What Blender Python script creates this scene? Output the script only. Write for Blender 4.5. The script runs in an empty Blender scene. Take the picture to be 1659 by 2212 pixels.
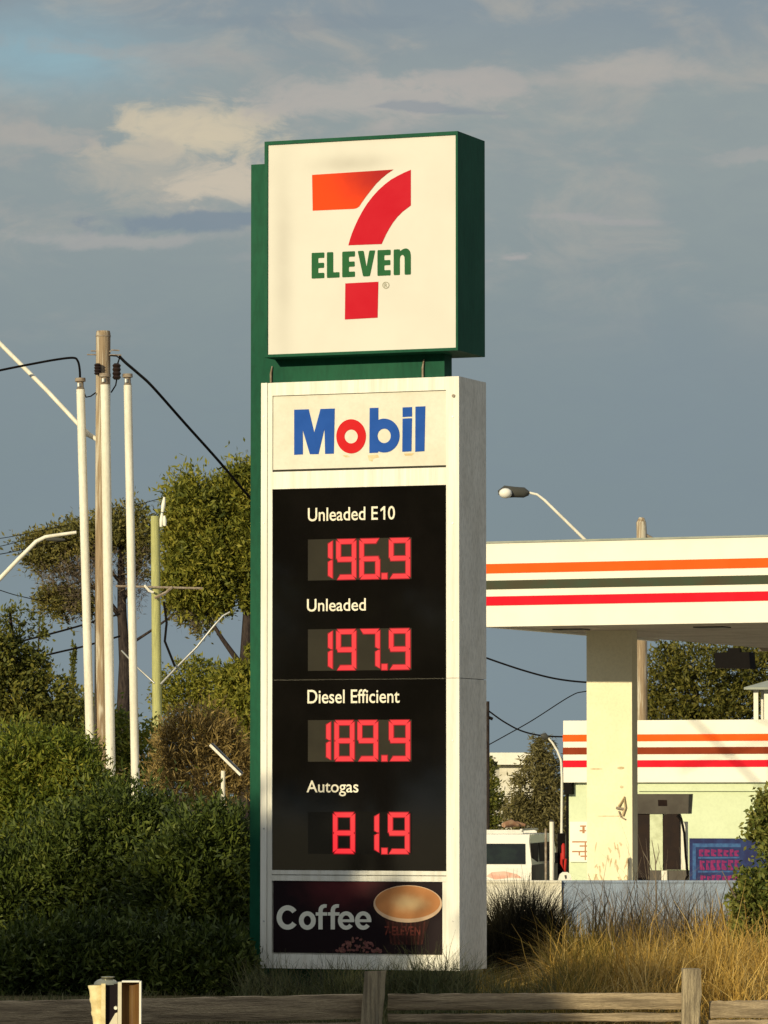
import bpy, bmesh, math, random
import numpy as np
from mathutils import Vector, Matrix
R = math.radians
random.seed(7)
rng = np.random.default_rng(7)
scene = bpy.context.scene
C = scene.collection

# ------------------------------------------------------------------ camera
FPX = 10076.0                       # focal length in units of a 1659 wide picture
PITCH = math.atan((1715 - 1106) / FPX)
EYE = Vector((0, 0, 1.9))
cam_d = bpy.data.cameras.new('camera')
cam_d.sensor_fit = 'HORIZONTAL'
cam_d.sensor_width = 36.0
cam_d.lens = 36.0 * FPX / 1659.0
cam_d.clip_start = 0.5
cam_d.clip_end = 6000
cam = bpy.data.objects.new('camera', cam_d)
cam.location = EYE
cam.rotation_euler = (math.pi / 2 + PITCH, 0, 0)
C.objects.link(cam)
scene.camera = cam

# ------------------------------------------------------------------ light
SUN_EL, SUN_AZ = 14.3, 33.0         # azimuth: degrees to the left of straight behind the camera
sd = bpy.data.lights.new('sun', 'SUN')
sd.energy = 4.6
sd.angle = R(0.55)
sd.color = (1.0, 0.86, 0.55)
sun = bpy.data.objects.new('sun', sd)
to_sun = Vector((-math.sin(R(SUN_AZ)) * math.cos(R(SUN_EL)), -math.cos(R(SUN_AZ)) * math.cos(R(SUN_EL)), math.sin(R(SUN_EL))))
sun.rotation_euler = to_sun.to_track_quat('Z', 'Y').to_euler()
C.objects.link(sun)
scene.view_settings.view_transform = 'Standard'
scene.view_settings.look = 'None'
scene.view_settings.gamma = 1.0
scene.view_settings.exposure = 0.0
scene.view_settings.use_curve_mapping = False

world = bpy.data.worlds.new('World')
scene.world = world
world.use_nodes = True
wt = world.node_tree
for n in list(wt.nodes):
    wt.nodes.remove(n)


class NG:
    """small helper to write node maths"""
    def __init__(s, t):
        s.t = t

    def n(s, typ, **k):
        nd = s.t.nodes.new(typ)
        for a, b in k.items():
            setattr(nd, a, b)
        return nd

    def lk(s, a, b):
        s.t.links.new(a, b)

    def m(s, op, *ins, clamp=False):
        nd = s.n('ShaderNodeMath', operation=op)
        nd.use_clamp = clamp
        for i, v in enumerate(ins):
            if isinstance(v, (int, float)):
                nd.inputs[i].default_value = v
            else:
                s.lk(v, nd.inputs[i])
        return nd.outputs[0]

    def mix(s, fac, a, b):
        nd = s.n('ShaderNodeMix', data_type='RGBA')
        nd.clamp_factor = True
        for sock, v in ((nd.inputs['Factor'], fac), (nd.inputs[6], a), (nd.inputs[7], b)):
            if isinstance(v, (int, float)):
                sock.default_value = v
            elif isinstance(v, tuple):
                sock.default_value = (*v, 1)
            else:
                s.lk(v, sock)
        return nd.outputs[2]

    def ss(s, v, a, b):
        nd = s.n('ShaderNodeMapRange', interpolation_type='SMOOTHSTEP')
        s.lk(v, nd.inputs[0])
        nd.inputs[1].default_value = a
        nd.inputs[2].default_value = b
        return nd.outputs[0]

    def noise(s, vec, scale, detail=6, rough=0.55, dist=0.0):
        nd = s.n('ShaderNodeTexNoise')
        if vec is not None:
            s.lk(vec, nd.inputs['Vector'])
        nd.inputs['Scale'].default_value = scale
        nd.inputs['Detail'].default_value = detail
        nd.inputs['Roughness'].default_value = rough
        nd.inputs['Distortion'].default_value = dist
        return nd.outputs[0]


g = NG(wt)
SKY_K = 0.1                          # background strength; cloud colours are divided by it
tc = g.n('ShaderNodeTexCoord')
sx = g.n('ShaderNodeSeparateXYZ')
g.lk(tc.outputs['Generated'], sx.inputs[0])
az = g.m('MULTIPLY', g.m('ARCTAN2', sx.outputs[0], sx.outputs[1]), 57.2958)
el = g.m('MULTIPLY', g.m('ARCSINE', sx.outputs[2]), 57.2958)
mp = g.n('ShaderNodeMapping')
g.lk(tc.outputs['Generated'], mp.inputs[0])
mp.inputs['Scale'].default_value = (1, 1, 2.1)
v1 = mp.outputs[0]
nA = g.noise(v1, 16, 9, 0.58, 0.4)
nB = g.noise(v1, 46, 8, 0.6, 0.3)
nC = g.noise(v1, 5, 5, 0.5)
nD = g.noise(v1, 120, 5, 0.6)
nE = g.noise(v1, 75, 11, 0.64, 0.7)
nF = g.noise(v1, 30, 9, 0.62, 0.5)
azw = g.m('ADD', az, g.m('MULTIPLY', g.m('SUBTRACT', nB, 0.5), 1.6))
elw = g.m('ADD', el, g.m('MULTIPLY', g.m('SUBTRACT', nA, 0.5), 0.9))


def gauss(a0, e0, sa, se):
    x = g.m('DIVIDE', g.m('SUBTRACT', azw, a0), sa)
    y = g.m('DIVIDE', g.m('SUBTRACT', elw, e0), se)
    return g.m('EXPONENT', g.m('MULTIPLY', g.m('ADD', g.m('MULTIPLY', x, x), g.m('MULTIPLY', y, y)), -1.0))


def K(*c):
    return tuple(v / SKY_K for v in c)


skyt = g.n('ShaderNodeTexSky', sky_type='NISHITA')
skyt.sun_disc = False
skyt.sun_elevation = R(SUN_EL)
skyt.sun_rotation = math.atan2(to_sun.x, to_sun.y)
skyt.air_density = 1.2
skyt.dust_density = 1.0
# overcast deck: slate low down, lighter higher up
low = K(0.216, 0.276, 0.296)
mid = K(0.296, 0.345, 0.345)
high = K(0.245, 0.302, 0.345)
col = g.mix(g.ss(el, 3.5, 8.6), low, mid)
col = g.mix(g.ss(el, 8.3, 10.2), col, high)
col = g.mix(g.ss(el, 11, 40), col, K(0.70, 0.69, 0.66))
# broken texture in the deck
col = g.mix(g.m('MULTIPLY', g.ss(nF, 0.46, 0.70), g.m('MULTIPLY', g.ss(el, 4.8, 7.8), 0.80)), col, K(0.41, 0.40, 0.365))
col = g.mix(g.m('MULTIPLY', g.ss(nC, 0.48, 0.68), 0.42), col, K(0.225, 0.282, 0.325))
# openings to the blue
op = g.m('ADD', gauss(-4.3, 9.05, 1.5, 0.50), g.m('MULTIPLY', g.ss(g.m('ADD', nC, g.m('MULTIPLY', nA, 0.3)), 0.74, 0.84), g.ss(el, 12, 22)))
col = g.mix(g.m('MULTIPLY', op, 0.95, clamp=True), col, g.mix(0.70, skyt.outputs[0], K(0.235, 0.40, 0.49)))
# sunlit heads
for a0, e0, sa, se, w, c in (
        (-2.15, 8.05, 1.25, 0.52, 1.0, (0.64, 0.56, 0.41)),
        (-2.6, 7.60, 1.2, 0.42, 0.60, (0.50, 0.46, 0.38)),
        (-1.80, 7.42, 0.8, 0.34, 1.0, (0.60, 0.53, 0.42)),
        (-4.3, 7.95, 0.9, 0.26, 0.60, (0.47, 0.43, 0.38)),
        (-0.3, 8.55, 1.8, 0.36, 0.85, (0.47, 0.44, 0.40)),
        (0.9, 8.75, 1.2, 0.20, 0.60, (0.48, 0.44, 0.40)),
        (3.2, 8.85, 0.9, 0.22, 0.70, (0.46, 0.43, 0.39)),
        (-3.4, 6.82, 1.6, 0.10, 0.65, (0.42, 0.41, 0.39)),
        (1.60, 6.62, 0.42, 0.08, 0.85, (0.42, 0.40, 0.385)),
        (2.6, 7.08, 0.9, 0.07, 0.60, (0.40, 0.39, 0.38)),
        (-3.0, 9.15, 1.6, 0.14, 0.40, (0.40, 0.39, 0.37)),
        (4.6, 7.75, 0.6, 0.10, 0.55, (0.41, 0.40, 0.38)),
        (-1.2, 6.55, 1.0, 0.08, 0.30, (0.38, 0.38, 0.37))):
    gg = gauss(a0, e0, sa, se)
    shp = g.m('MULTIPLY', g.ss(g.m('ADD', gg, g.m('MULTIPLY', g.m('SUBTRACT', nE, 0.5), 2.0)), 0.22, 0.90), w)
    col = g.mix(g.m('MULTIPLY', shp, g.ss(gg, 0.02, 0.3)), col, K(*c))
# darker ragged bellies under the bright heads
for a0, e0, sa, se, w in ((-2.3, 7.02, 1.2, 0.16, 0.9), (0.55, 8.42, 0.8, 0.07, 0.5), (-1.0, 9.5, 2.0, 0.12, 0.3)):
    gg = gauss(a0, e0, sa, se)
    col = g.mix(g.m('MULTIPLY', g.ss(g.m('ADD', gg, g.m('MULTIPLY', g.m('SUBTRACT', nE, 0.5), 1.6)), 0.3, 0.8), w), col, K(0.215, 0.272, 0.322))
col = g.mix(g.m('MULTIPLY', g.m('SUBTRACT', nE, 0.3), 0.45), col, K(0.20, 0.245, 0.30))
bg = g.n('ShaderNodeBackground')
bg.inputs['Strength'].default_value = SKY_K
g.lk(col, bg.inputs['Color'])
wo = g.n('ShaderNodeOutputWorld')
g.lk(bg.outputs[0], wo.inputs['Surface'])


# ------------------------------------------------------------------ picture rays and frames
CP, SP = math.cos(PITCH), math.sin(PITCH)


def ray(u, v):
    x, y = (u - 829.5) / FPX, (1106 - v) / FPX
    return Vector((x, CP - SP * y, SP + CP * y))


def at(u, v, Y):
    r = ray(u, v)
    return EYE + r * (Y / r.y)


class Frame:
    """a local frame: x to the right along a front, y away from the viewer, z up"""
    def __init__(s, o, yaw):
        s.o = Vector(o)
        s.yaw = yaw
        s.ex = Vector((math.cos(yaw), -math.sin(yaw), 0))
        s.ey = Vector((math.sin(yaw), math.cos(yaw), 0))

    def pt(s, x, y, z):
        return s.o + s.ex * x + s.ey * y + Vector((0, 0, z))

    def hit(s, u, v, y=0.0):
        r = ray(u, v)
        p0 = s.o + s.ey * y
        t = (p0 - EYE).dot(s.ey) / r.dot(s.ey)
        p = EYE + r * t - s.o
        return p.dot(s.ex), p.z


# ------------------------------------------------------------------ mesh helpers
class MB:
    def __init__(s):
        s.v = []
        s.f = []

    def add(s, vs, fs):
        b = len(s.v)
        s.v += [tuple(p) for p in vs]
        s.f += [tuple(i + b for i in f) for f in fs]
        return s

    def box(s, x0, x1, y0, y1, z0, z1):
        return s.add([(x0, y0, z0), (x1, y0, z0), (x1, y1, z0), (x0, y1, z0), (x0, y0, z1), (x1, y0, z1), (x1, y1, z1), (x0, y1, z1)],
                     [(0, 3, 2, 1), (4, 5, 6, 7), (0, 1, 5, 4), (1, 2, 6, 5), (2, 3, 7, 6), (3, 0, 4, 7)])

    def prism(s, poly, y0, y1):
        """poly: (x, z) outline, convex or simple, extruded from y0 (front) to y1"""
        n = len(poly)
        vs = [(x, y0, z) for x, z in poly] + [(x, y1, z) for x, z in poly]
        fs = [tuple(range(n)), tuple(range(2 * n - 1, n - 1, -1))]
        for i in range(n):
            j = (i + 1) % n
            fs.append((i, i + n, j + n, j))
        return s.add(vs, fs)

    def slab(s, poly, z0, z1):
        n = len(poly)
        vs = [(x, y, z0) for x, y in poly] + [(x, y, z1) for x, y in poly]
        fs = [tuple(range(n - 1, -1, -1)), tuple(range(n, 2 * n))]
        for i in range(n):
            j = (i + 1) % n
            fs.append((i, j, j + n, i + n))
        return s.add(vs, fs)

    def tube(s, pts, rad, n=8, cap=True):
        pts = [Vector(p) for p in pts]
        if isinstance(rad, (int, float)):
            rad = [rad] * len(pts)
        b = len(s.v)
        up = None
        for i, p in enumerate(pts):
            d = (pts[min(i + 1, len(pts) - 1)] - pts[max(i - 1, 0)]).normalized()
            if up is None:
                up = Vector((0, 0, 1)) if abs(d.z) < 0.9 else Vector((0, 1, 0))
            a = d.cross(up).normalized()
            c = a.cross(d).normalized()
            up = c
            for k in range(n):
                t = 2 * math.pi * k / n
                s.v.append(tuple(p + (a * math.cos(t) + c * math.sin(t)) * rad[i]))
        for i in range(len(pts) - 1):
            for k in range(n):
                k2 = (k + 1) % n
                s.f.append((b + i * n + k, b + i * n + k2, b + (i + 1) * n + k2, b + (i + 1) * n + k))
        if cap:
            s.f.append(tuple(b + k for k in range(n))[::-1])
            e = b + (len(pts) - 1) * n
            s.f.append(tuple(e + k for k in range(n)))
        return s

    def timber(s, p0, p1, h, t, seg=14, jit=0.006, seed=0):
        """rough sawn beam from p0 to p1 (centre of its front top edge line), h high, t deep"""
        rr = random.Random(seed)
        p0, p1 = Vector(p0), Vector(p1)
        d = (p1 - p0).normalized()
        side = Vector((0, 0, 1)) if abs(d.z) < 0.7 else Vector((1, 0, 0))
        depth = d.cross(side).normalized()
        if depth.y < 0:
            depth = -depth
        b = len(s.v)
        ring = [(0, 0.08), (0.12, 0), (0.88, 0), (1, 0.1), (1, 0.9), (0.9, 1), (0.1, 1), (0, 0.9)]
        for i in range(seg + 1):
            c = p0.lerp(p1, i / seg)
            for (a, q) in ring:
                j = Vector((rr.uniform(-1, 1), rr.uniform(-1, 1), rr.uniform(-1, 1))) * jit
                s.v.append(tuple(c - side * (h * a) + depth * (t * q) + j))
        m = len(ring)
        for i in range(seg):
            for k in range(m):
                k2 = (k + 1) % m
                s.f.append((b + i * m + k, b + (i + 1) * m + k, b + (i + 1) * m + k2, b + i * m + k2))
        s.f.append(tuple(b + k for k in range(m)))
        s.f.append(tuple(b + seg * m + k for k in range(m))[::-1])
        return s


ORG = {}


def obj(name, mb, mat, parent=None, world=False, smooth=None):
    """links a mesh object; world=True: its points are given in world space"""
    me = bpy.data.meshes.new(name)
    if isinstance(mb, MB):
        me.from_pydata(mb.v, [], mb.f)
        bm = bmesh.new()
        bm.from_mesh(me)
        bmesh.ops.recalc_face_normals(bm, faces=bm.faces)
        bm.to_mesh(me)
        bm.free()
    else:
        me = mb
        me.name = name
    for m in (mat if isinstance(mat, (list, tuple)) else [mat]):
        me.materials.append(m)
    ob = bpy.data.objects.new(name, me)
    C.objects.link(ob)
    if parent is not None:
        ob.parent = parent
        ORG[ob.name] = ORG[parent.name]
        if world:
            me.transform(Matrix.Translation(-ORG[parent.name]))
    else:
        ORG[ob.name] = Vector((0, 0, 0))
    if smooth:
        me.shade_smooth()
        me.set_sharp_from_angle(angle=R(smooth))
    return ob


def tag(o, label, cat, group=None):
    o['label'] = label
    o['category'] = cat
    if group:
        o['group'] = group
    return o


def thing(name, label, cat, loc=(0, 0, 0), group=None, frame=None):
    o = bpy.data.objects.new(name, None)
    o.empty_display_size = 0.2
    C.objects.link(o)
    if frame is not None:
        loc = frame.o
        o.rotation_euler = (0, 0, -frame.yaw)
    o.location = loc
    ORG[o.name] = Vector(loc)
    return tag(o, label, cat, group)


def structure(o, kind='structure'):
    o['kind'] = kind
    return o


def _from_curve(cu, name):
    ob = bpy.data.objects.new('tmp', cu)
    C.objects.link(ob)
    dg = bpy.context.evaluated_depsgraph_get()
    me = bpy.data.meshes.new_from_object(ob.evaluated_get(dg))
    bpy.data.objects.remove(ob)
    bpy.data.curves.remove(cu)
    me.materials.clear()
    return me


def flat_mesh(loops, y_back, thick):
    """flat cut-out on a front: closed (x, z) loops, inner loops become holes"""
    cu = bpy.data.curves.new('cut', 'CURVE')
    cu.dimensions = '2D'
    cu.fill_mode = 'BOTH'
    cu.extrude = thick / 2
    for lp in loops:
        sp = cu.splines.new('POLY')
        sp.points.add(len(lp) - 1)
        for p, (x, z) in zip(sp.points, lp):
            p.co = (x, z, 0, 1)
        sp.use_cyclic_u = True
    me = _from_curve(cu, 'cut')
    yc = y_back - thick / 2
    me.transform(Matrix(((1, 0, 0, 0), (0, 0, -1, yc), (0, 1, 0, 0), (0, 0, 0, 1))))
    return me


def text_mesh(body, x0, x1, z0, z1, y_back, thick, bold=0.0, spacing=1.0):
    """lettering fitted into a rectangle of a front"""
    cu = bpy.data.curves.new('txt', 'FONT')
    cu.body = body
    cu.size = 1.0
    cu.offset = bold
    cu.space_character = spacing
    cu.extrude = 0.01
    me = _from_curve(cu, 'txt')
    co = np.zeros(len(me.vertices) * 3)
    me.vertices.foreach_get('co', co)
    co = co.reshape(-1, 3)
    mn, mx = co.min(0), co.max(0)
    out = np.empty_like(co)
    out[:, 0] = x0 + (co[:, 0] - mn[0]) / (mx[0] - mn[0]) * (x1 - x0)
    out[:, 2] = z0 + (co[:, 1] - mn[1]) / (mx[1] - mn[1]) * (z1 - z0)
    out[:, 1] = y_back - (co[:, 2] - mn[2]) / max(mx[2] - mn[2], 1e-6) * thick
    me.vertices.foreach_set('co', out.ravel())
    me.update()
    return me


def join_meshes(meshes):
    bm = bmesh.new()
    for m in meshes:
        bm.from_mesh(m)
    me = bpy.data.meshes.new('joined')
    bm.to_mesh(me)
    bm.free()
    return me


# ------------------------------------------------------------------ materials
def mat(name, c1, c2=None, rough=0.6, scale=4.0, amt=0.5, stretch=(1, 1, 1), bump=0.0, metal=0.0, spec=0.12, detail=6, lo=0.35, hi=0.68,
        spots=None, emit=None, estr=0.0, coat=0.0, fine=0.0):
    m = bpy.data.materials.new(name)
    m.use_nodes = True
    t = m.node_tree
    b = t.nodes['Principled BSDF']
    k = NG(t)
    b.inputs['Roughness'].default_value = rough
    b.inputs['Metallic'].default_value = metal
    b.inputs['Specular IOR Level'].default_value = spec
    b.inputs['Coat Weight'].default_value = coat
    tcn = k.n('ShaderNodeTexCoord')
    mpn = k.n('ShaderNodeMapping')
    k.lk(tcn.outputs['Object'], mpn.inputs[0])
    mpn.inputs['Scale'].default_value = stretch
    nz = k.noise(mpn.outputs[0], scale, detail, 0.6, 0.2)
    if c2 is None:
        c2 = tuple(v * 0.82 for v in c1)
    colr = k.mix(k.m('MULTIPLY', k.ss(nz, lo, hi), amt), tuple(c1), tuple(c2))
    if spots:
        sc, col3, thr = spots
        n3 = k.noise(mpn.outputs[0], sc, 4, 0.65, 0.5)
        colr = k.mix(k.ss(n3, thr, thr + 0.09), colr, tuple(col3))
    if fine:
        n4 = k.noise(mpn.outputs[0], scale * 14, 3, 0.6)
        colr = k.mix(k.m('MULTIPLY', k.ss(n4, 0.4, 0.66), fine), colr, tuple(v * 0.35 for v in c1))
    k.lk(colr, b.inputs['Base Color'])
    rr = k.m('ADD', rough, k.m('MULTIPLY', k.m('SUBTRACT', nz, 0.5), 0.45 * rough), clamp=True)
    k.lk(rr, b.inputs['Roughness'])
    if bump:
        bp = k.n('ShaderNodeBump')
        bp.inputs['Strength'].default_value = bump
        bp.inputs['Distance'].default_value = 0.02
        n5 = k.noise(mpn.outputs[0], scale * 5, 6, 0.65)
        k.lk(n5, bp.inputs['Height'])
        k.lk(bp.outputs[0], b.inputs['Normal'])
    if emit:
        b.inputs['Emission Color'].default_value = (*emit, 1)
        b.inputs['Emission Strength'].default_value = estr
    return m


def leaf_mat(name, cols, transl=0.28, rough=0.6, clump=1.2):
    """leaves: each leaf its own shade, drifting over the crown"""
    m = bpy.data.materials.new(name)
    m.use_nodes = True
    t = m.node_tree
    b = t.nodes['Principled BSDF']
    k = NG(t)
    geo = k.n('ShaderNodeNewGeometry')
    tcn = k.n('ShaderNodeTexCoord')
    nz = k.noise(tcn.outputs['Object'], clump, 3, 0.6)
    f = k.m('ADD', k.m('MULTIPLY', geo.outputs['Random Per Island'], 0.62), k.m('MULTIPLY', k.ss(nz, 0.3, 0.7), 0.38))
    rp = k.n('ShaderNodeValToRGB')
    cr = rp.color_ramp
    cr.elements[0].color = (*cols[0], 1)
    cr.elements[1].color = (*cols[-1], 1)
    for i, c in enumerate(cols[1:-1]):
        e = cr.elements.new((i + 1) / (len(cols) - 1))
        e.color = (*c, 1)
    k.lk(f, rp.inputs[0])
    k.lk(rp.outputs[0], b.inputs['Base Color'])
    b.inputs['Roughness'].default_value = rough
    b.inputs['Specular IOR Level'].default_value = 0.25
    tr = k.n('ShaderNodeBsdfTranslucent')
    k.lk(rp.outputs[0], tr.inputs[0])
    mx = k.n('ShaderNodeMixShader')
    mx.inputs[0].default_value = transl
    k.lk(b.outputs[0], mx.inputs[1])
    k.lk(tr.outputs[0], mx.inputs[2])
    k.lk(mx.outputs[0], t.nodes['Material Output'].inputs['Surface'])
    return m


M = {}
M['white'] = mat('white_enamel', (0.80, 0.78, 0.70), (0.66, 0.63, 0.54), 0.45, 1.6, 0.35, (1, 1, 0.5), fine=0.10)
M['white_frame'] = mat('white_frame_paint', (0.80, 0.79, 0.73), (0.56, 0.53, 0.44), 0.5, 1.6, 0.5, (9, 1, 0.35), fine=0.14)
M['clad'] = mat('aged_white_cladding', (0.76, 0.73, 0.66), (0.60, 0.57, 0.50), 0.6, 2, 0.7, (1, 1.6, 0.6), fine=0.3)
M['acrylic'] = mat('sign_acrylic', (0.615, 0.60, 0.56), (0.57, 0.55, 0.51), 0.5, 1.1, 0.6)
M['acrylic_old'] = mat('yellowed_acrylic', (0.665, 0.645, 0.57), (0.58, 0.545, 0.45), 0.5, 2.2, 0.6, fine=0.08)
M['stain'] = mat('rust_stain', (0.55, 0.42, 0.22), (0.68, 0.60, 0.42), 0.7, 14, 0.9)
M['green'] = mat('green_enamel', (0.004, 0.078, 0.040), (0.004, 0.055, 0.032), 0.6, 1.8, 0.6, (1, 1, 0.3), fine=0.25)
M['red'] = mat('red_print', (0.47, 0.002, 0.016), (0.42, 0.002, 0.014), 0.62, 3, 0.4)
M['green_print'] = mat('green_print', (0.012, 0.10, 0.030), (0.016, 0.085, 0.035), 0.62, 9, 0.6)
M['blue'] = mat('blue_print', (0.008, 0.072, 0.36), (0.010, 0.062, 0.30), 0.62, 6, 0.5)
M['red_o'] = mat('bright_red_print', (0.54, 0.008, 0.012), (0.48, 0.008, 0.014), 0.62, 5, 0.4)
M['grey_print'] = mat('grey_print', (0.30, 0.29, 0.22), None, 0.5)
M['board'] = mat('black_glossy_acrylic', (0.0040, 0.0035, 0.0032), (0.0065, 0.0055, 0.005), 0.045, 1.4, 0.8, spec=0.6)
M['seam'] = mat('dark_seam', (0.03, 0.028, 0.022), None, 0.6)
M['window'] = mat('smoked_display_window', (0.034, 0.031, 0.024), (0.024, 0.022, 0.018), 0.08, 3, 0.6, spec=0.4)
M['window_dark'] = mat('dark_display_window', (0.006, 0.0055, 0.005), None, 0.08, spec=0.4)
M['lettering'] = mat('white_vinyl', (0.78, 0.74, 0.62), (0.62, 0.58, 0.46), 0.5, 18, 0.7)
M['coffee_lettering'] = mat('white_vinyl_large', (0.78, 0.77, 0.68), (0.70, 0.69, 0.60), 0.5, 8, 0.5)
M['led'] = mat('lit_led', (0.05, 0.003, 0.003), None, 0.5, emit=(1.0, 0.036, 0.046), estr=1.05)
M['led_bloom'] = mat('led_bloom_border', (0.03, 0.001, 0.002), None, 0.5, emit=(0.60, 0.000, 0.016), estr=0.62)  # red bloom around the lit segments, made as a glowing border
M['steel'] = mat('galvanised_steel', (0.46, 0.46, 0.45), (0.34, 0.34, 0.33), 0.42, 8, 0.6, metal=0.6)
M['pale_pipe'] = mat('pale_painted_pipe', (0.80, 0.77, 0.68), (0.60, 0.56, 0.46), 0.5, 3, 0.6, (2, 2, 0.3), fine=0.22)
M['black'] = mat('black_rubber', (0.006, 0.005, 0.005), (0.01, 0.009, 0.009), 0.6, 10, 0.5, spec=0.03)
M['brown_ceramic'] = mat('brown_glazed_ceramic', (0.018, 0.011, 0.010), (0.028, 0.016, 0.013), 0.25, 10, 0.5)
M['old_metal'] = mat('weathered_fitting', (0.20, 0.15, 0.11), (0.34, 0.30, 0.25), 0.6, 20, 0.8)
M['pole_wood'] = mat('weathered_pole_wood', (0.33, 0.25, 0.165), (0.19, 0.135, 0.09), 0.85, 5, 0.9, (5, 5, 0.25), bump=0.5, spots=(1.6, (0.52, 0.47, 0.38), 0.50))
M['green_pole'] = mat('treated_pole_wood', (0.48, 0.48, 0.205), (0.32, 0.325, 0.15), 0.85, 6, 0.9, (5, 5, 0.4), bump=0.5, fine=0.3)
M['fence_wood'] = mat('weathered_sleeper', (0.47, 0.37, 0.245), (0.20, 0.155, 0.105), 0.9, 4, 1.0, (0.35, 3, 6), bump=0.9, spots=(1.2, (0.36, 0.21, 0.115), 0.62), fine=0.5)
M['post_wood'] = mat('weathered_post_wood', (0.46, 0.38, 0.255), (0.21, 0.17, 0.12), 0.9, 5, 1.0, (6, 4, 0.5), bump=0.9, spots=(4, (0.32, 0.28, 0.21), 0.62), fine=0.45)
M['bark'] = mat('dark_bark', (0.055, 0.042, 0.038), (0.022, 0.017, 0.018), 0.9, 6, 1.0, (3, 3, 0.6), bump=0.8)
M['branch'] = mat('pale_branch', (0.20, 0.165, 0.125), (0.12, 0.095, 0.075), 0.9, 6, 0.8)
M['concrete'] = mat('render_cream', (0.82, 0.76, 0.55), (0.73, 0.66, 0.45), 0.75, 1.5, 0.5, fine=0.10)
M['col_brown'] = mat('column_brown', (0.46, 0.34, 0.19), (0.64, 0.55, 0.38), 0.8, 12, 0.9)  # brown shared by painted twig shadows, scuffs and hose bracket
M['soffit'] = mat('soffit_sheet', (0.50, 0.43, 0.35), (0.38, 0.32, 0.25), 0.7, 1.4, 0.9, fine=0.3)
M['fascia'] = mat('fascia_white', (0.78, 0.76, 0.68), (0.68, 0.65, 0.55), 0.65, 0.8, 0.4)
M['orange'] = mat('orange_stripe', (0.78, 0.098, 0.006), (0.72, 0.085, 0.006), 0.65, 2, 0.5)
M['green_stripe'] = mat('dark_green_stripe', (0.040, 0.060, 0.036), (0.058, 0.050, 0.030), 0.65, 2.2, 0.9)
M['red_stripe'] = mat('red_stripe', (0.62, 0.004, 0.020), (0.55, 0.004, 0.016), 0.65, 2, 0.5)
M['maroon'] = mat('brown_red_stripe', (0.22, 0.030, 0.006), (0.17, 0.024, 0.006), 0.65, 2, 0.6)
M['store_wall'] = mat('pale_green_wall', (0.58, 0.65, 0.46), (0.52, 0.585, 0.40), 0.7, 1.2, 0.5, fine=0.08)
M['pump_pale'] = mat('pump_pale_panel', (0.60, 0.66, 0.47), (0.44, 0.48, 0.32), 0.4, 9, 0.8)
M['pump_dark'] = mat('pump_dark_panel', (0.014, 0.008, 0.008), (0.03, 0.018, 0.014), 0.65, 6, 0.6)
M['pump_grey'] = mat('pump_grey_head', (0.105, 0.095, 0.085), (0.075, 0.066, 0.06), 0.65, 4, 0.8)
M['poster_blue'] = mat('poster_blue', (0.012, 0.016, 0.075), (0.022, 0.04, 0.13), 0.65, 5, 0.9)
M['poster_sky'] = mat('poster_light_blue', (0.04, 0.11, 0.26), (0.025, 0.055, 0.17), 0.65, 8, 0.9)
M['poster_mag'] = mat('poster_magenta', (0.21, 0.018, 0.10), (0.12, 0.012, 0.09), 0.65, 14, 0.9)
M['notice_ink'] = mat('notice_brown_ink', (0.40, 0.20, 0.10), None, 0.6)
M['car_white'] = mat('car_white_paint', (0.76, 0.75, 0.70), (0.70, 0.68, 0.62), 0.25, 1.5, 0.4, coat=0.5)
M['glass'] = mat('dark_tinted_glass', (0.006, 0.008, 0.008), (0.012, 0.020, 0.015), 0.06, 6, 0.8, spec=0.5)
M['grey_plastic'] = mat('grey_plastic', (0.07, 0.068, 0.062), (0.05, 0.05, 0.05), 0.5, 4, 0.5)
M['tyre'] = mat('tyre_rubber', (0.012, 0.012, 0.012), None, 0.8)
M['lamp_red'] = mat('red_tail_lamp', (0.35, 0.02, 0.015), None, 0.25)
M['bundle'] = mat('brown_bundle', (0.30, 0.16, 0.10), (0.42, 0.30, 0.20), 0.8, 6, 0.8)
M['decal'] = mat('faded_red_decal', (0.62, 0.33, 0.26), (0.70, 0.52, 0.44), 0.4, 9, 0.8)
M['red_paint'] = mat('red_painted_metal', (0.45, 0.025, 0.02), (0.30, 0.02, 0.02), 0.4, 6, 0.6)
M['shaded_wall'] = mat('blue_shaded_wall', (0.29, 0.355, 0.47), (0.215, 0.25, 0.32), 0.85, 5, 0.9, fine=0.35)  # the wall's blue shade is put into its colour
M['cream_wall'] = mat('cream_low_wall', (0.78, 0.75, 0.66), (0.62, 0.58, 0.47), 0.85, 4, 0.8, fine=0.3)
M['tin_roof'] = mat('grey_tin_roof', (0.30, 0.32, 0.28), (0.22, 0.24, 0.21), 0.5, 5, 0.7)
M['grass_ground'] = mat('verge_soil', (0.065, 0.058, 0.026), (0.12, 0.095, 0.045), 0.95, 1.5, 1.0, bump=0.6)
M['asphalt'] = mat('asphalt', (0.055, 0.053, 0.05), (0.04, 0.04, 0.04), 0.9, 8, 0.8, bump=0.4, fine=0.3)
M['slab'] = mat('concrete_slab', (0.36, 0.345, 0.31), (0.28, 0.265, 0.235), 0.9, 3, 0.8, fine=0.2)
M['paint_line'] = mat('road_paint', (0.7, 0.68, 0.6), (0.5, 0.48, 0.42), 0.8, 5, 0.8)
M['bollard_cream'] = mat('cream_bollard_paint', (0.74, 0.64, 0.38), (0.55, 0.44, 0.22), 0.4, 14, 0.8, spots=(9, (0.34, 0.26, 0.13), 0.66))
M['bollard_pale'] = mat('pale_bollard_edge', (0.62, 0.57, 0.44), (0.45, 0.40, 0.30), 0.5, 8, 0.6)
M['bollard_cap'] = mat('greenish_zinc_cap', (0.32, 0.32, 0.25), (0.20, 0.20, 0.16), 0.32, 10, 0.6, metal=0.7)
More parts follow.
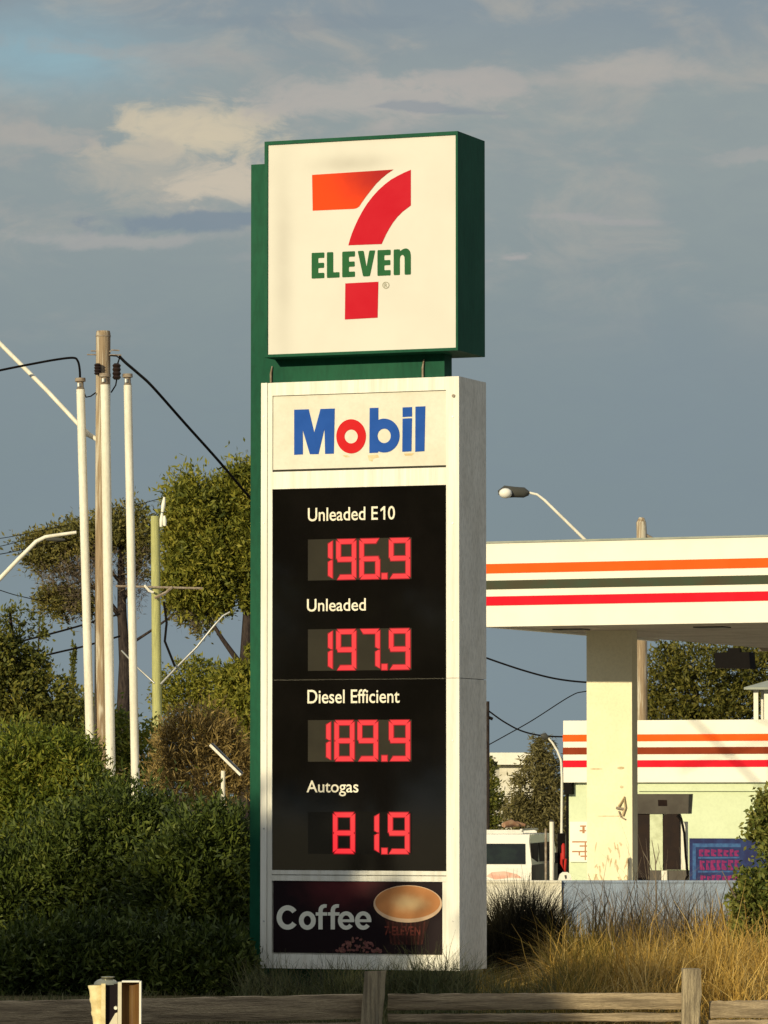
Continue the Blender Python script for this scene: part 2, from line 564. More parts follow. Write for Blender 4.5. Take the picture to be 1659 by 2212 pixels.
M['bollard_dark'] = mat('bollard_dark_recess', (0.012, 0.008, 0.010), None, 0.3)
M['bollard_brown'] = mat('brown_plate', (0.15, 0.088, 0.030), (0.10, 0.045, 0.018), 0.4, 3.5, 0.9, (9, 1, 0.6))
M['lamp_head'] = mat('lamp_head_grey', (0.06, 0.06, 0.055), None, 0.5)
M['lamp_bowl'] = mat('lamp_bowl', (0.80, 0.78, 0.72), None, 0.12, coat=1.0)
M['solar'] = mat('solar_panel_face', (0.03, 0.035, 0.05), None, 0.3)
M['cup_white'] = mat('cup_rim_print', (0.62, 0.44, 0.30), (0.55, 0.36, 0.22), 0.65, 8, 0.5)
M['bean'] = mat('bean_print', (0.24, 0.10, 0.085), (0.10, 0.035, 0.035), 0.65, 40, 0.9)
M['rib'] = mat('sleeve_rib_print', (0.085, 0.022, 0.016), (0.03, 0.010, 0.009), 0.6, 9, 1.0)
M['sleeve'] = mat('cup_sleeve_print', (0.022, 0.009, 0.008), (0.045, 0.014, 0.011), 0.65, 14, 0.8)
M['sleeve_mark'] = mat('sleeve_mark_print', (0.20, 0.045, 0.032), (0.05, 0.014, 0.011), 0.65, 34, 1.0)


def print_gradient(name, c_in, c_out, cx, cz, rx, rz, noise_scale=6.0, amt=0.35, rough=0.35, coat=0.0):
    """a printed picture shading radially from one ink to another (object space)"""
    m = bpy.data.materials.new(name)
    m.use_nodes = True
    t = m.node_tree
    b = t.nodes['Principled BSDF']
    k = NG(t)
    tcn = k.n('ShaderNodeTexCoord')
    s = k.n('ShaderNodeSeparateXYZ')
    k.lk(tcn.outputs['Object'], s.inputs[0])
    x = k.m('DIVIDE', k.m('SUBTRACT', s.outputs[0], cx), rx)
    z = k.m('DIVIDE', k.m('SUBTRACT', s.outputs[2], cz), rz)
    d = k.m('SQRT', k.m('ADD', k.m('MULTIPLY', x, x), k.m('MULTIPLY', z, z)))
    n = k.noise(tcn.outputs['Object'], noise_scale, 5, 0.6)
    d = k.m('ADD', d, k.m('MULTIPLY', k.m('SUBTRACT', n, 0.5), amt))
    k.lk(k.mix(k.ss(d, 0.0, 1.0), tuple(c_in), tuple(c_out)), b.inputs['Base Color'])
    b.inputs['Roughness'].default_value = rough
    b.inputs['Coat Weight'].default_value = coat
    b.inputs['Specular IOR Level'].default_value = 0.1
    return m


L_OLIVE = leaf_mat('olive_needles', [(0.041, 0.058, 0.012), (0.136, 0.149, 0.020), (0.249, 0.238, 0.033), (0.340, 0.294, 0.050)])
L_DEEPOLIVE = leaf_mat('deep_olive_leaves', [(0.024, 0.031, 0.009), (0.086, 0.089, 0.015), (0.156, 0.142, 0.026), (0.222, 0.186, 0.044)])
L_DARK = leaf_mat('dark_leaves', [(0.037, 0.047, 0.012), (0.106, 0.118, 0.022), (0.226, 0.197, 0.034)])
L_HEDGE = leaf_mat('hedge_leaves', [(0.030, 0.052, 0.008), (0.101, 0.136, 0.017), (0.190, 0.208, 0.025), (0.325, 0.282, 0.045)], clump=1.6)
L_SHADEHEDGE = leaf_mat('shaded_hedge_leaves', [(0.009, 0.018, 0.003), (0.035, 0.053, 0.009), (0.072, 0.099, 0.014), (0.146, 0.165, 0.031)], clump=2.2, transl=0.15)  # hedge leaves darkened to carry the shade on the lower shrubs
L_GUM = leaf_mat('gum_leaves', [(0.070, 0.070, 0.026), (0.163, 0.152, 0.040), (0.268, 0.217, 0.065)])
L_TWIG = leaf_mat('dry_twigs', [(0.060, 0.046, 0.034), (0.130, 0.098, 0.066), (0.20, 0.165, 0.12)], transl=0.1)
L_BROWN = leaf_mat('dry_brown_leaves', [(0.100, 0.070, 0.024), (0.226, 0.160, 0.050), (0.378, 0.270, 0.104)], transl=0.2)
L_CASU = leaf_mat('grey_green_needles', [(0.072, 0.065, 0.024), (0.154, 0.133, 0.047), (0.244, 0.208, 0.084)])
L_BUSH = leaf_mat('bush_leaves', [(0.040, 0.066, 0.013), (0.122, 0.148, 0.030), (0.228, 0.227, 0.050), (0.337, 0.298, 0.091)])
L_STRAW = leaf_mat('straw', [(0.17, 0.100, 0.020), (0.38, 0.225, 0.042), (0.56, 0.37, 0.095), (0.70, 0.53, 0.22)], transl=0.25, clump=1.0)
L_GREENGRASS = leaf_mat('green_grass_blades', [(0.065, 0.058, 0.012), (0.205, 0.157, 0.028), (0.475, 0.297, 0.059)], transl=0.25, clump=1.0)
L_TUSSOCK = leaf_mat('dark_tussock_blades', [(0.010, 0.010, 0.006), (0.026, 0.023, 0.013), (0.055, 0.045, 0.024)], transl=0.1)
L_DARKWEED = leaf_mat('dark_weed_blades', [(0.012, 0.016, 0.008), (0.03, 0.034, 0.016), (0.06, 0.055, 0.03)], transl=0.1)
L_WEED = leaf_mat('weed_blades', [(0.030, 0.045, 0.017), (0.090, 0.098, 0.035), (0.180, 0.158, 0.070)], transl=0.2)


# ------------------------------------------------------------------ foliage helpers
def unit(a):
    return a / np.maximum(np.linalg.norm(a, axis=1, keepdims=True), 1e-9)


def leaf_mesh(name, pos, axis, L, W):
    """one folded quad per leaf"""
    n = len(pos)
    nor = unit(np.cross(axis, rng.normal(size=(n, 3))))
    side = np.cross(axis, nor)
    l = (L * rng.uniform(0.6, 1.3, n))[:, None]
    w = (W * rng.uniform(0.6, 1.3, n))[:, None]
    v = np.empty((n, 4, 3))
    v[:, 0] = pos - axis * l * 0.5
    v[:, 1] = pos + side * w * 0.5 + nor * w * 0.15
    v[:, 2] = pos + axis * l * 0.5
    v[:, 3] = pos - side * w * 0.5 + nor * w * 0.15
    me = bpy.data.meshes.new(name)
    me.vertices.add(n * 4)
    me.vertices.foreach_set('co', v.ravel())
    me.loops.add(n * 4)
    me.loops.foreach_set('vertex_index', np.arange(n * 4, dtype=np.int32))
    me.polygons.add(n)
    me.polygons.foreach_set('loop_start', np.arange(0, n * 4, 4, dtype=np.int32))
    me.update(calc_edges=True)
    return me


def crown(lobes, n, L, W, per=26, csize=0.16, shell=0.55, up=0.15, flat=0.0):
    """leaves in clumps over ellipsoid lobes; lobes: (centre Vector, (rx, ry, rz), weight)"""
    tot = sum(w * (r[0] * r[2]) for _, r, w in lobes)
    P, A = [], []
    for c, r, w in lobes:
        k = max(1, int(n * w * r[0] * r[2] / tot / per))
        d = unit(rng.normal(size=(k, 3)))
        rad = rng.uniform(shell ** 2, 1.0, k) ** 0.5
        rad *= 1 + 0.10 * rng.normal(size=k)
        cc = d * rad[:, None]
        s = csize * rng.uniform(0.6, 1.5, (k, 1, 1))
        off = rng.normal(size=(k, per, 3)) * s
        pp = (cc[:, None, :] + off)
        out = unit((cc[:, None, :] * 0.8 + off * 2.4).reshape(-1, 3))
        ax = unit(out * 0.8 + rng.normal(size=out.shape) * 0.65 + np.array([0, 0, up]))
        P.append(pp.reshape(-1, 3) * np.array(r) + np.array(c))
        A.append(ax)
    return np.concatenate(P), np.concatenate(A), L, W


def px_lobe(u, v, ru, rv, Y, w=1.0, deep=None):
    c = at(u, v, Y)
    s = Y / FPX
    return (c, (ru * s, (deep if deep else 0.5 * (ru + rv)) * s, rv * s), w)


def foliage(name, lobes, n, L, W, m, parent, **k):
    pos, ax, L, W = crown(lobes, n, L, W, **k)
    me = leaf_mesh(name, pos - np.array(ORG[parent.name]), ax, L, W)
    return obj(name, me, m, parent)


def limbs(name, paths, m, parent, n=7):
    mb = MB()
    for pts, rad in paths:
        mb.tube(pts, rad, n)
    return obj(name, mb, m, parent, world=True, smooth=60)


def blades(pts, heights, lean, width, segs=3, curl=0.3):
    """curved grass blades standing on points"""
    n = len(pts)
    a = rng.uniform(0, 2 * math.pi, n)
    d = np.stack([np.cos(a), np.sin(a), np.zeros(n)], 1)
    b = rng.uniform(0, 2 * math.pi, n)
    sd_ = np.stack([np.cos(b), np.sin(b), np.zeros(n)], 1)
    ln = lean * rng.uniform(0.1, 1.5, n)
    V = np.empty((n, (segs + 1) * 2, 3))
    for i in range(segs + 1):
        t = i / segs
        c = pts + d * (ln * heights * (t ** 1.7))[:, None] + np.array([0, 0, 1]) * (heights * (t - curl * ln * t * t * 0.8))[:, None]
        c = c + rng.normal(size=(n, 3)) * (heights * 0.02 * (t > 0))[:, None]
        w = width * (1 - 0.85 * t)
        V[:, 2 * i] = c - sd_ * w / 2
        V[:, 2 * i + 1] = c + sd_ * w / 2
    m = (segs + 1) * 2
    base = (np.arange(n) * m)[:, None, None]
    q = np.array([[2 * i, 2 * i + 1, 2 * i + 3, 2 * i + 2] for i in range(segs)])[None]
    F = (base + q).reshape(-1)
    nf = n * segs
    me = bpy.data.meshes.new('blades')
    me.vertices.add(n * m)
    me.vertices.foreach_set('co', V.ravel())
    me.loops.add(nf * 4)
    me.loops.foreach_set('vertex_index', F.astype(np.int32))
    me.polygons.add(nf)
    me.polygons.foreach_set('loop_start', np.arange(0, nf * 4, 4, dtype=np.int32))
    me.update(calc_edges=True)
    return me


# ------------------------------------------------------------------ ground
def ground_z(x, y):
    """verge by the road, a low bank under the sign, the forecourt level beyond"""
    if y < 39:
        return -0.55
    if y < 43:
        return -0.55 + 0.55 * (y - 39) / 4
    if y < 60:
        return 0.0
    if y < 63:
        return -0.55 * (y - 60) / 3
    return -0.55


gm = MB()
xs = [-3000, -300, -60, -30, -20, -15, -10, -7, -5, -3, -1, 1, 3, 5, 7, 10, 15, 20, 30, 60, 300, 3000]
ys = [-300, -60, -10, 20, 36, 39, 40, 41, 42, 43, 46, 50, 55, 60, 61.5, 63, 70, 90, 120, 200, 500, 5000]
for y in ys:
    for x in xs:
        gm.v.append((x, y, ground_z(x, y)))
for j in range(len(ys) - 1):
    for i in range(len(xs) - 1):
        a = j * len(xs) + i
        gm.f.append((a, a + 1, a + 1 + len(xs), a + len(xs)))
structure(obj('ground', gm, M['grass_ground']))
structure(obj('road', MB().add([(-400, -8, -0.545), (400, -8, -0.545), (400, 30, -0.545), (-400, 30, -0.545)], [(0, 1, 2, 3)]), M['asphalt']))
structure(obj('road_marking', MB().add([(-400, 10.9, -0.541), (400, 10.9, -0.541), (400, 11.05, -0.541), (-400, 11.05, -0.541)], [(0, 1, 2, 3)]), M['paint_line']))
structure(obj('kerb', MB().box(-400, 400, 30, 30.2, -0.56, -0.42), M['concrete']))
structure(obj('forecourt', MB().add([(-6, 63.1, -0.545), (60, 63.1, -0.545), (60, 118, -0.545), (-6, 118, -0.545)], [(0, 1, 2, 3)]), M['slab']))

# ------------------------------------------------------------------ price sign pylon
TH = R(21.5)
p = at(990, 2096, 44.0)
SF = Frame((p.x, p.y, 0.0), TH)
S = SF.hit
DEP = 0.74
sign = thing('price_sign', 'tall green and white petrol station sign with a big red seven and lit prices', 'price sign', frame=SF)


def zavg(a, b):
    return 0.5 * (S(*a)[1] + S(*b)[1])


def rect(u0, v0, u1, v1, mv=None):
    """x range of two columns and z range of two rows, on the front plane"""
    vm0 = 0.5 * (u0 + u1)
    return S(u0, (v0 + v1) / 2)[0], S(u1, (v0 + v1) / 2)[0], S(vm0, v1)[1], S(vm0, v0)[1]


# green support slab
cx0 = S(541, 1200, 0.27)[0]
cx1 = S(960, 800, 0.27)[0]
ctop = S(556, 355, 0.27)[1]
obj('support_slab', MB().box(cx0, cx1, 0.27, 0.47, -0.2, ctop), M['green'], sign)
# pale service conduits on the slab in the gap
cz0, cz1 = zavg((577, 824), (985, 815)), zavg((577, 772), (985, 757))
for uu, hh in ((585, 0.75), (913, 0.8)):
    x = S(uu, 800, 0.25)[0]
    obj('conduit', MB().tube([(x, 0.255, cz0 - 0.02), (x, 0.252, cz0 + (cz1 - cz0) * hh * 0.6), (x + 0.012, 0.255, cz0 + (cz1 - cz0) * hh)], [0.011, 0.011, 0.006], 8),
        M['old_metal'], sign, smooth=40)

# logo cabinet
lx0, lx1 = S(571, 540)[0], S(989, 520)[0]
lz1, lz0 = zavg((570, 307), (989, 282)), zavg((575, 772), (985, 757))
cab = obj('logo_cabinet', MB().box(lx0, lx1, 0.03, DEP, lz0, lz1), M['green'], sign)
fw = 0.034
for (a0, a1, b0, b1) in ((lx0, lx1, lz1 - fw, lz1), (lx0, lx1, lz0, lz0 + fw * 0.8), (lx0, lx0 + fw, lz0 + fw * 0.8, lz1 - fw), (lx1 - 0.022, lx1, lz0 + fw * 0.8, lz1 - fw)):
    obj('frame_bar', MB().box(a0, a1, 0.0, 0.027, b0, b1), M['green'], cab)
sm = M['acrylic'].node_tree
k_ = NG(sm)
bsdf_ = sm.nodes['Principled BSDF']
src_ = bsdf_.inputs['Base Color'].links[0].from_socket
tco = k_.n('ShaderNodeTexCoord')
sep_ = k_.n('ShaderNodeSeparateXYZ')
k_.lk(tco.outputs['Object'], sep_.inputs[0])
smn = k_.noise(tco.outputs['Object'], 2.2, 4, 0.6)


def shade_patch(x, z, rx, rz):
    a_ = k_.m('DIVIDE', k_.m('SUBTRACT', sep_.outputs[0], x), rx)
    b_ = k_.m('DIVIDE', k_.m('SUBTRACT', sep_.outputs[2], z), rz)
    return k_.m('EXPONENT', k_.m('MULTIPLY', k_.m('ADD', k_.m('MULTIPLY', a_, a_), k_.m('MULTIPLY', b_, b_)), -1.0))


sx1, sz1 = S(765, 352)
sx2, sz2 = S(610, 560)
tot = k_.m('ADD', k_.m('MULTIPLY', shade_patch(sx1, sz1, 0.36, 0.085), 0.55), k_.m('MULTIPLY', shade_patch(sx2, sz2, 0.10, 0.85), 0.42))
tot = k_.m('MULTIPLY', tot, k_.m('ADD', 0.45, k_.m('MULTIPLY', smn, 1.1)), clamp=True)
k_.lk(k_.mix(tot, src_, (0.36, 0.34, 0.31)), bsdf_.inputs['Base Color'])   # soft shade on the face, painted into its colour
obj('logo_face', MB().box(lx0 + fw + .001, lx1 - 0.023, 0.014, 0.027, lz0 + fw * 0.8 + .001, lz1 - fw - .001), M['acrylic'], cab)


def q1(r):  # picture coordinates of an enlarged crop
    return S(526.7 + 0.3307 * r[0], 263.3 + 0.3307 * r[1])


YF = 0.014
bar = [(443, 345), (975, 310), (935, 337), (895, 370), (860, 405), (825, 448), (795, 487), (768, 525), (750, 552), (735, 562), (715, 567), (447, 579)]
bl = [q1(r) for r in bar]
bcx, bcz = q1((900, 330))
bx0, bz0 = q1((443, 579))
bx1, bz1 = q1((975, 310))
grad = print_gradient('orange_to_red_print', (0.34, 0.010, 0.012), (0.74, 0.052, 0.004), bcx, bcz, (bx1 - bx0) * 0.85, (bz1 - bz0) * 1.25, 5, 0.3, 0.6)  # logo's own fade to red, deepened to paint in the soft dark shade
obj('emblem_bar', flat_mesh([bl], YF, 0.004), grad, cab)
sw = [(1088, 312), (1088, 545), (1068, 560), (1035, 585), (1000, 620), (972, 656), (948, 694), (928, 730), (912, 764), (897, 797), (680, 805), (690, 768), (703, 728), (722, 682),
      (745, 632), (772, 582), (802, 534), (838, 487), (876, 445), (918, 407), (960, 375), (1005, 350), (1045, 330)]
obj('emblem_sweep', flat_mesh([[q1(r) for r in sw]], YF, 0.004), M['red'], cab)
st = [(660, 1054), (876, 1043), (871, 1278), (657, 1290)]
obj('emblem_stem', flat_mesh([[q1(r) for r in st]], YF, 0.004), M['red'], cab)


def letter_px(x0, x1, unitpoly):
    """letter in a 0..1 cell placed on the sloping picture line of the word"""
    out = []
    for a, b in unitpoly:
        x = x0 + (x1 - x0) * a
        top = 855 - 0.0417 * (x - 440)
        out.append(q1((x, top + (1 - b) * 168)))
    return out


def rnd(poly, r=0.045):
    """cut small corners so the letters look rounded"""
    n = len(poly)
    out = []
    for i in range(n):
        p0, p1, p2 = (np.array(poly[i - 1]), np.array(poly[i]), np.array(poly[(i + 1) % n]))
        d0, d1 = p0 - p1, p2 - p1
        l0, l1 = np.linalg.norm(d0), np.linalg.norm(d1)
        k = min(r, 0.4 * l0, 0.4 * l1)
        a, b = p1 + d0 / l0 * k, p1 + d1 / l1 * k
        out += [tuple(a), tuple((a + b) / 2 * 0.6 + p1 * 0.4), tuple(b)]
    return out


LE = rnd([(0, 0), (1, 0), (1, .21), (.52, .21), (.52, .40), (.98, .40), (.98, .60), (.52, .60), (.52, .79), (1, .79), (1, 1), (0, 1)])
LL = rnd([(0, 0), (1, 0), (1, .21), (.50, .21), (.50, 1), (0, 1)])
LV = rnd([(.31, 0), (.69, 0), (1, 1), (.66, 1), (.50, .36), (.34, 1), (0, 1)])
LN = rnd([(0, 0), (.36, 0), (.36, .66), (.42, .76), (.52, .78), (.60, .74), (.64, .66), (.64, 0), (1, 0), (1, .74), (.96, .90), (.84, 1.0), (.70, 1.03), (.54, 1.0), (.36, .92), (.36, 1), (0, 1)])
for x0, x1, pl in ((440, 523, LE), (540, 622, LL), (640, 723, LE), (741, 856, LV), (870, 956, LE), (976, 1088, LN)):
    obj('letter', flat_mesh([letter_px(x0, x1, pl)], YF, 0.004), M['green_print'], cab)
ring = [[q1((925 + rr * math.cos(t), 1066 + rr * math.sin(t))) for t in np.linspace(0, 2 * math.pi, 24, endpoint=False)] for rr in (23, 18)]
xr0, zr0 = q1((915, 1080))
xr1, zr1 = q1((935, 1053))
obj('registered_mark', join_meshes([flat_mesh(ring, YF, 0.003), text_mesh('R', xr0, xr1, zr0, zr1, YF, 0.003, 0.02)]), M['grey_print'], cab)

# price cabinet
px0, px1 = S(563, 1500)[0], S(992, 1500)[0]
pz1, pz0 = zavg((563, 827), (993, 813)), zavg((560, 2093), (990, 2096))
zs = zavg((585, 1467), (1000, 1466))
for za, zb in ((pz0, zs - 0.003), (zs + 0.003, pz1)):
    obj('cladding_panel', MB().box(px0, px1, 0.032, DEP, za, zb), M['clad'], sign)
obj('cladding_core', MB().box(px0 + .02, px1 - .02, 0.05, DEP - .02, zs - 0.05, zs + 0.05), M['seam'], sign)
# frame
xa, xb, xc, xd = px0, S(577, 1500)[0], S(587, 1500)[0], S(964, 1500)[0]
obj('frame_stile', MB().box(xa, xb - 0.004, 0.0, 0.032, pz0, pz1), M['white_frame'], sign)
obj('frame_stile', MB().box(xb, xc, 0.008, 0.031, pz0 + .002, pz1 - .003), M['white_frame'], sign)
obj('frame_stile', MB().box(xd, px1, 0.0, 0.032, pz0, zs - 0.002), M['white_frame'], sign)
obj('frame_stile', MB().box(xd, px1, 0.0, 0.032, zs + 0.002, pz1), M['white_frame'], sign)


def zrow(v):
    return zavg((587, v), (965, v - 0.0))


zt = {k: 0.5 * (S(587, a)[1] + S(965, b)[1]) for k, (a, b) in dict(
    mob_t=(855, 845), mob_b=(1014, 1005), r2_t=(1019, 1010), blk_t=(1056, 1048), blk_b=(1881, 1880), cof_t=(1904, 1903), cof_b=(2060, 2060), r4_t=(2064, 2064)).items()}
obj('frame_rail', MB().box(xc + .001, xd - .001, 0.002, 0.031, zt['mob_t'] + 0.006, pz1 - .001), M['white_frame'], sign)
obj('frame_rail', MB().box(xc + .001, xd - .001, 0.002, 0.031, zt['blk_t'], zt['r2_t']), M['white_frame'], sign)
zm = 0.55 * zt['blk_b'] + 0.45 * zt['cof_t']
obj('frame_rail', MB().box(xc + .001, xd - .001, 0.002, 0.031, zm + .004, zt['blk_b'] - .001), M['white_frame'], sign)
obj('frame_rail', MB().box(xc + .001, xd - .001, 0.006, 0.030, zt['cof_t'], zm - .004), M['white_frame'], sign)
obj('frame_rail', MB().box(xc + .001, xd - .001, 0.002, 0.031, pz0 + .001, zt['r4_t']), M['white_frame'], sign)
xo = S(955, 1980)[0]
obj('frame_stile', MB().box(xo, xd - .002, 0.009, 0.030, zt['r4_t'] + .002, zt['cof_t'] - .002), M['white_frame'], sign)
bx, bz = S(980, 855)
obj('bolt', MB().tube([(bx, -0.012, bz), (bx, 0.0, bz)], 0.016, 10), M['old_metal'], sign, smooth=40)

for vv in (900, 1130, 1340, 1600, 1790, 1990):
    for uu in (570, 978):
        bx, bz = S(uu, vv)
        obj('screw', MB().tube([(bx, -0.004, bz), (bx, 0.0, bz)], 0.0085, 8), M['steel'], sign, smooth=40)
# brand panel
brand = obj('brand_panel', MB().box(xc + .004, xd - .006, 0.018, 0.030, zt['mob_b'], zt['mob_t']), M['acrylic_old'], sign)
obj('panel_gap', MB().box(xc + .004, xd - .006, 0.026, 0.0305, zt['r2_t'] + .001, zt['mob_b'] - .001), M['seam'], brand)


def q2(r):
    return S(526.7 + 0.3307 * r[0], 768.0 + 0.3307 * r[1])


def circ(cx, cy, rx, ry, n=40, a0=0, a1=2 * math.pi):
    return [(cx + rx * math.cos(t), cy + ry * math.sin(t)) for t in np.linspace(a0, a1, n, endpoint=False)]


YB = 0.018
lm = [(325, 353), (420, 350), (456, 502), (497, 348), (590, 345), (584, 640), (527, 642), (523, 478), (484, 643), (428, 644), (381, 486), (382, 645), (325, 648)]
lo_ = [circ(697, 527, 97, 112), circ(697, 528, 43, 45)]
lb = [(818, 342), (875, 340), (875, 424)] + [(913 + 101 * math.cos(t), 522 + 111 * math.sin(t)) for t in np.linspace(-1.95, 1.95, 34)] + [(872, 634), (816, 636)]
lb = [lb, circ(913, 524, 43, 47)]
li1, li2 = [(1033, 338), (1095, 335), (1095, 398), (1033, 401)], [(1033, 411), (1095, 408), (1091, 625), (1031, 628)]
ll = [(1117, 333), (1182, 330), (1176, 624), (1116, 628)]
for loops, mm in (([lm], M['blue']), (lo_, M['red_o']), (lb, M['blue']), ([li1, li2], M['blue']), ([ll], M['blue'])):
    if len(loops) == 2 and loops[0] is li1:
        me = join_meshes([flat_mesh([[q2(r) for r in lp]], YB, 0.004) for lp in loops])
    else:
        me = flat_mesh([[q2(r) for r in lp] for lp in loops], YB, 0.004)
    obj('letter', me, mm, brand)
stn = [[(805, 650), (870, 646), (880, 664), (842, 672), (836, 692), (812, 684)], [(640, 652), (672, 650), (690, 662), (660, 664)], [(1040, 640), (1110, 636), (1095, 652), (1050, 654)]]
for lp in stn:
    obj('stain', flat_mesh([[q2(r) for r in lp]], YB, 0.0015), M['stain'], brand)

# price panels, two sheets meeting at the seam
YP = 0.016
zx0, zx1 = xc + .002, xd - .003
pan_hi = obj('price_panel', MB().box(zx0, zx1, YP, 0.030, zs + 0.004, zt['blk_t'] - .001), M['board'], sign)
pan_lo = obj('price_panel', MB().box(zx0, zx1, YP, 0.030, zt['blk_b'], zs - 0.004), M['board'], sign)

SEG = {'0': 'abcdef', '1': 'bc', '6': 'acdefg', '7': 'abc', '8': 'abcdefg', '9': 'abcdfg'}


def segs(ch, x0, x1, z0, z1, t, only_right=False):
    """seven segment outlines"""
    h = (z1 - z0)
    zm_ = (z0 + z1) / 2
    gp = t * 0.22
    c = t * 0.42
    P = []

    def hz(za, zb, xa_, xb_, kind):
        if kind == 'a':
            P.append([(xa_, zb), (xb_, zb), (xb_ - t * .8, za), (xa_ + t * .8, za)])
        elif kind == 'd':
            P.append([(xa_, za), (xa_ + t * .8, zb), (xb_ - t * .8, zb), (xb_, za)])
        else:
            P.append([(xa_ + gp, zm_), (xa_ + c, zm_ + t / 2), (xb_ - c, zm_ + t / 2), (xb_ - gp, zm_), (xb_ - c, zm_ - t / 2), (xa_ + c, zm_ - t / 2)])
    for s in SEG[ch]:
        if s == 'a':
            hz(z1 - t, z1, x0 + gp, x1 - gp, 'a')
        if s == 'd':
            hz(z0, z0 + t, x0 + gp, x1 - gp, 'd')
        if s == 'g':
            hz(0, 0, x0, x1, 'g')
        if s == 'b':
            P.append([(x1, z1 - gp - t * .1), (x1, zm_ + gp), (x1 - c, zm_ + gp), (x1 - t, zm_ + c + gp), (x1 - t, z1 - t), ])
        if s == 'c':
            P.append([(x1, zm_ - gp), (x1, z0 + gp + t * .1), (x1 - t, z0 + t), (x1 - t, zm_ - c - gp), (x1 - c, zm_ - gp)])
        if s == 'f':
            P.append([(x0, zm_ + gp), (x0, z1 - gp - t * .1), (x0 + t, z1 - t), (x0 + t, zm_ + c + gp), (x0 + c, zm_ + gp)])
        if s == 'e':
            P.append([(x0, z0 + gp + t * .1), (x0, zm_ - gp), (x0 + c, zm_ - gp), (x0 + t, zm_ - c - gp), (x0 + t, z0 + t)])
    return P


def grow(poly, d):
    cx = sum(p[0] for p in poly) / len(poly)
    cz = sum(p[1] for p in poly) / len(poly)
    out = []
    for x, z in poly:
        out.append((x + math.copysign(d, x - cx), z + math.copysign(d, z - cz)))
    return out


def led(polys, parent, name='digit'):
    b = MB()
    for pl in polys:
        b.prism(pl, YP - 0.0065, YP - 0.004)
    n_in = len(b.f)
    for i, pl in enumerate(polys):
        b.prism(grow(pl, 0.0085), YP - 0.0038 + i * 0.00004, YP - 0.002 + i * 0.00004)
    me = bpy.data.meshes.new(name)
    me.from_pydata(b.v, [], b.f)
    bm = bmesh.new()
    bm.from_mesh(me)
    bmesh.ops.recalc_face_normals(bm, faces=bm.faces)
    bm.to_mesh(me)
    bm.free()
    o = obj(name, me, [M['led'], M['led_bloom']], parent)
    for i, pol in enumerate(me.polygons):
        pol.material_index = 0 if i < n_in else 1
    return o


ROWS = [('Unleaded E10', 664, 852, 1095, 1124, ' 196.9', 1163, 1252, pan_hi),
        ('Unleaded', 662, 789, 1293, 1320, ' 197.9', 1358, 1448, pan_hi),
        ('Diesel Efficient', 663, 862, 1489, 1519, ' 189.9', 1555, 1645, pan_lo),
        ('Autogas', 661, 773, 1686, 1720, ' 8 1.9', 1754, 1845, pan_lo)]
for i, (txt, u0, u1, v0, v1, dg_, w0, w1, par) in enumerate(ROWS):
    x0, x1, z0, z1 = rect(u0, v0, u1, v1)
    if i == 0:
        e0, e1, _, _ = rect(664, v0, 815, v1)
        n0, n1, _, _ = rect(837, v0, 852, v1)
        o0, o1, _, _ = rect(821, v0, 831, v1)
        tw_ = 0.018
        one = flat_mesh([[(o1 - tw_, z0), (o1, z0), (o1, z1), (o1 - tw_ * .9, z1), (o0, z1 - .028), (o0, z1 - .05), (o1 - tw_, z1 - .032)]], YP, 0.003)
        me = join_meshes([text_mesh('Unleaded E', e0, e1, z0, z1, YP, 0.003, 0.008), one, text_mesh('0', n0, n1, z0, z1, YP, 0.003, 0.008)])
    else:
        me = text_mesh(txt, x0, x1, z0, z1, YP, 0.003, 0.008, 1.0)
    obj('fuel_name', me, M['lettering'], par)
    a0, a1, b0, b1 = rect(664, w0, 888, w1)
    obj('display_window', MB().box(a0, a1, YP - 0.002, YP, b0, b1), M['window'] if i < 3 else M['window_dark'], par)
    tt = 9.4 / 227
    cells = [(725, 769), (775, 820), (839, 885.5)]
    sh = -4 if i == 2 else 0
    if i < 3:
        xx1, _ = S(717 + sh, (w0 + w1) / 2)
        led(segs('1', xx1 - 0.16, xx1, b0 + .006, b1 - .006, tt), par)
        seq = dg_[2:4] + dg_[5]
    else:
        seq = ('8', '1', '9')
        cells = [(718, 766), (773, 818), (837, 884)]
    for (ca, cb), ch in zip(cells, seq):
        if ca < 830:
            ca, cb = ca + sh, cb + sh
        xa_, _ = S(ca, (w0 + w1) / 2)
        xb_, _ = S(cb, (w0 + w1) / 2)
        led(segs(ch, xa_ + .004, xb_ - .004, b0 + .006, b1 - .006, tt), par)
    dx, _ = S(829.5, (w0 + w1) / 2)
    r_ = 0.027
    led([[(dx - r_, b0 + .004), (dx + r_, b0 + .004), (dx + r_, b0 + .004 + 1.9 * r_), (dx - r_, b0 + .004 + 1.9 * r_)]], par, 'decimal_point')

# coffee panel
cpx, cpz = S(735, 1900)
cof_mat = print_gradient('coffee_print', (0.095, 0.018, 0.022), (0.012, 0.006, 0.008), cpx, cpz, 0.62, 0.42, 6, 0.5, 0.6)
cof = obj('coffee_panel', MB().box(xc + .012, xo - .003, YP, 0.030, zt['cof_b'], zt['cof_t'] - .004), cof_mat, sign)
q5 = lambda r: S(548.6 + 0.16535 * r[0], 1876.2 + 0.16535 * r[1])


def arc_band(cx, cy, rx, ry, ix, iy, d0, d1, n=30):
    """open ring from d0 to d1 degrees (picture sense: down is positive)"""
    o = [(cx + rx * math.cos(R(t)), cy + ry * math.sin(R(t))) for t in np.linspace(d0, d1, n)]
    i = [(cx + ix * math.cos(R(t)), cy + iy * math.sin(R(t))) for t in np.linspace(d1, d0, n)]
    return o + i


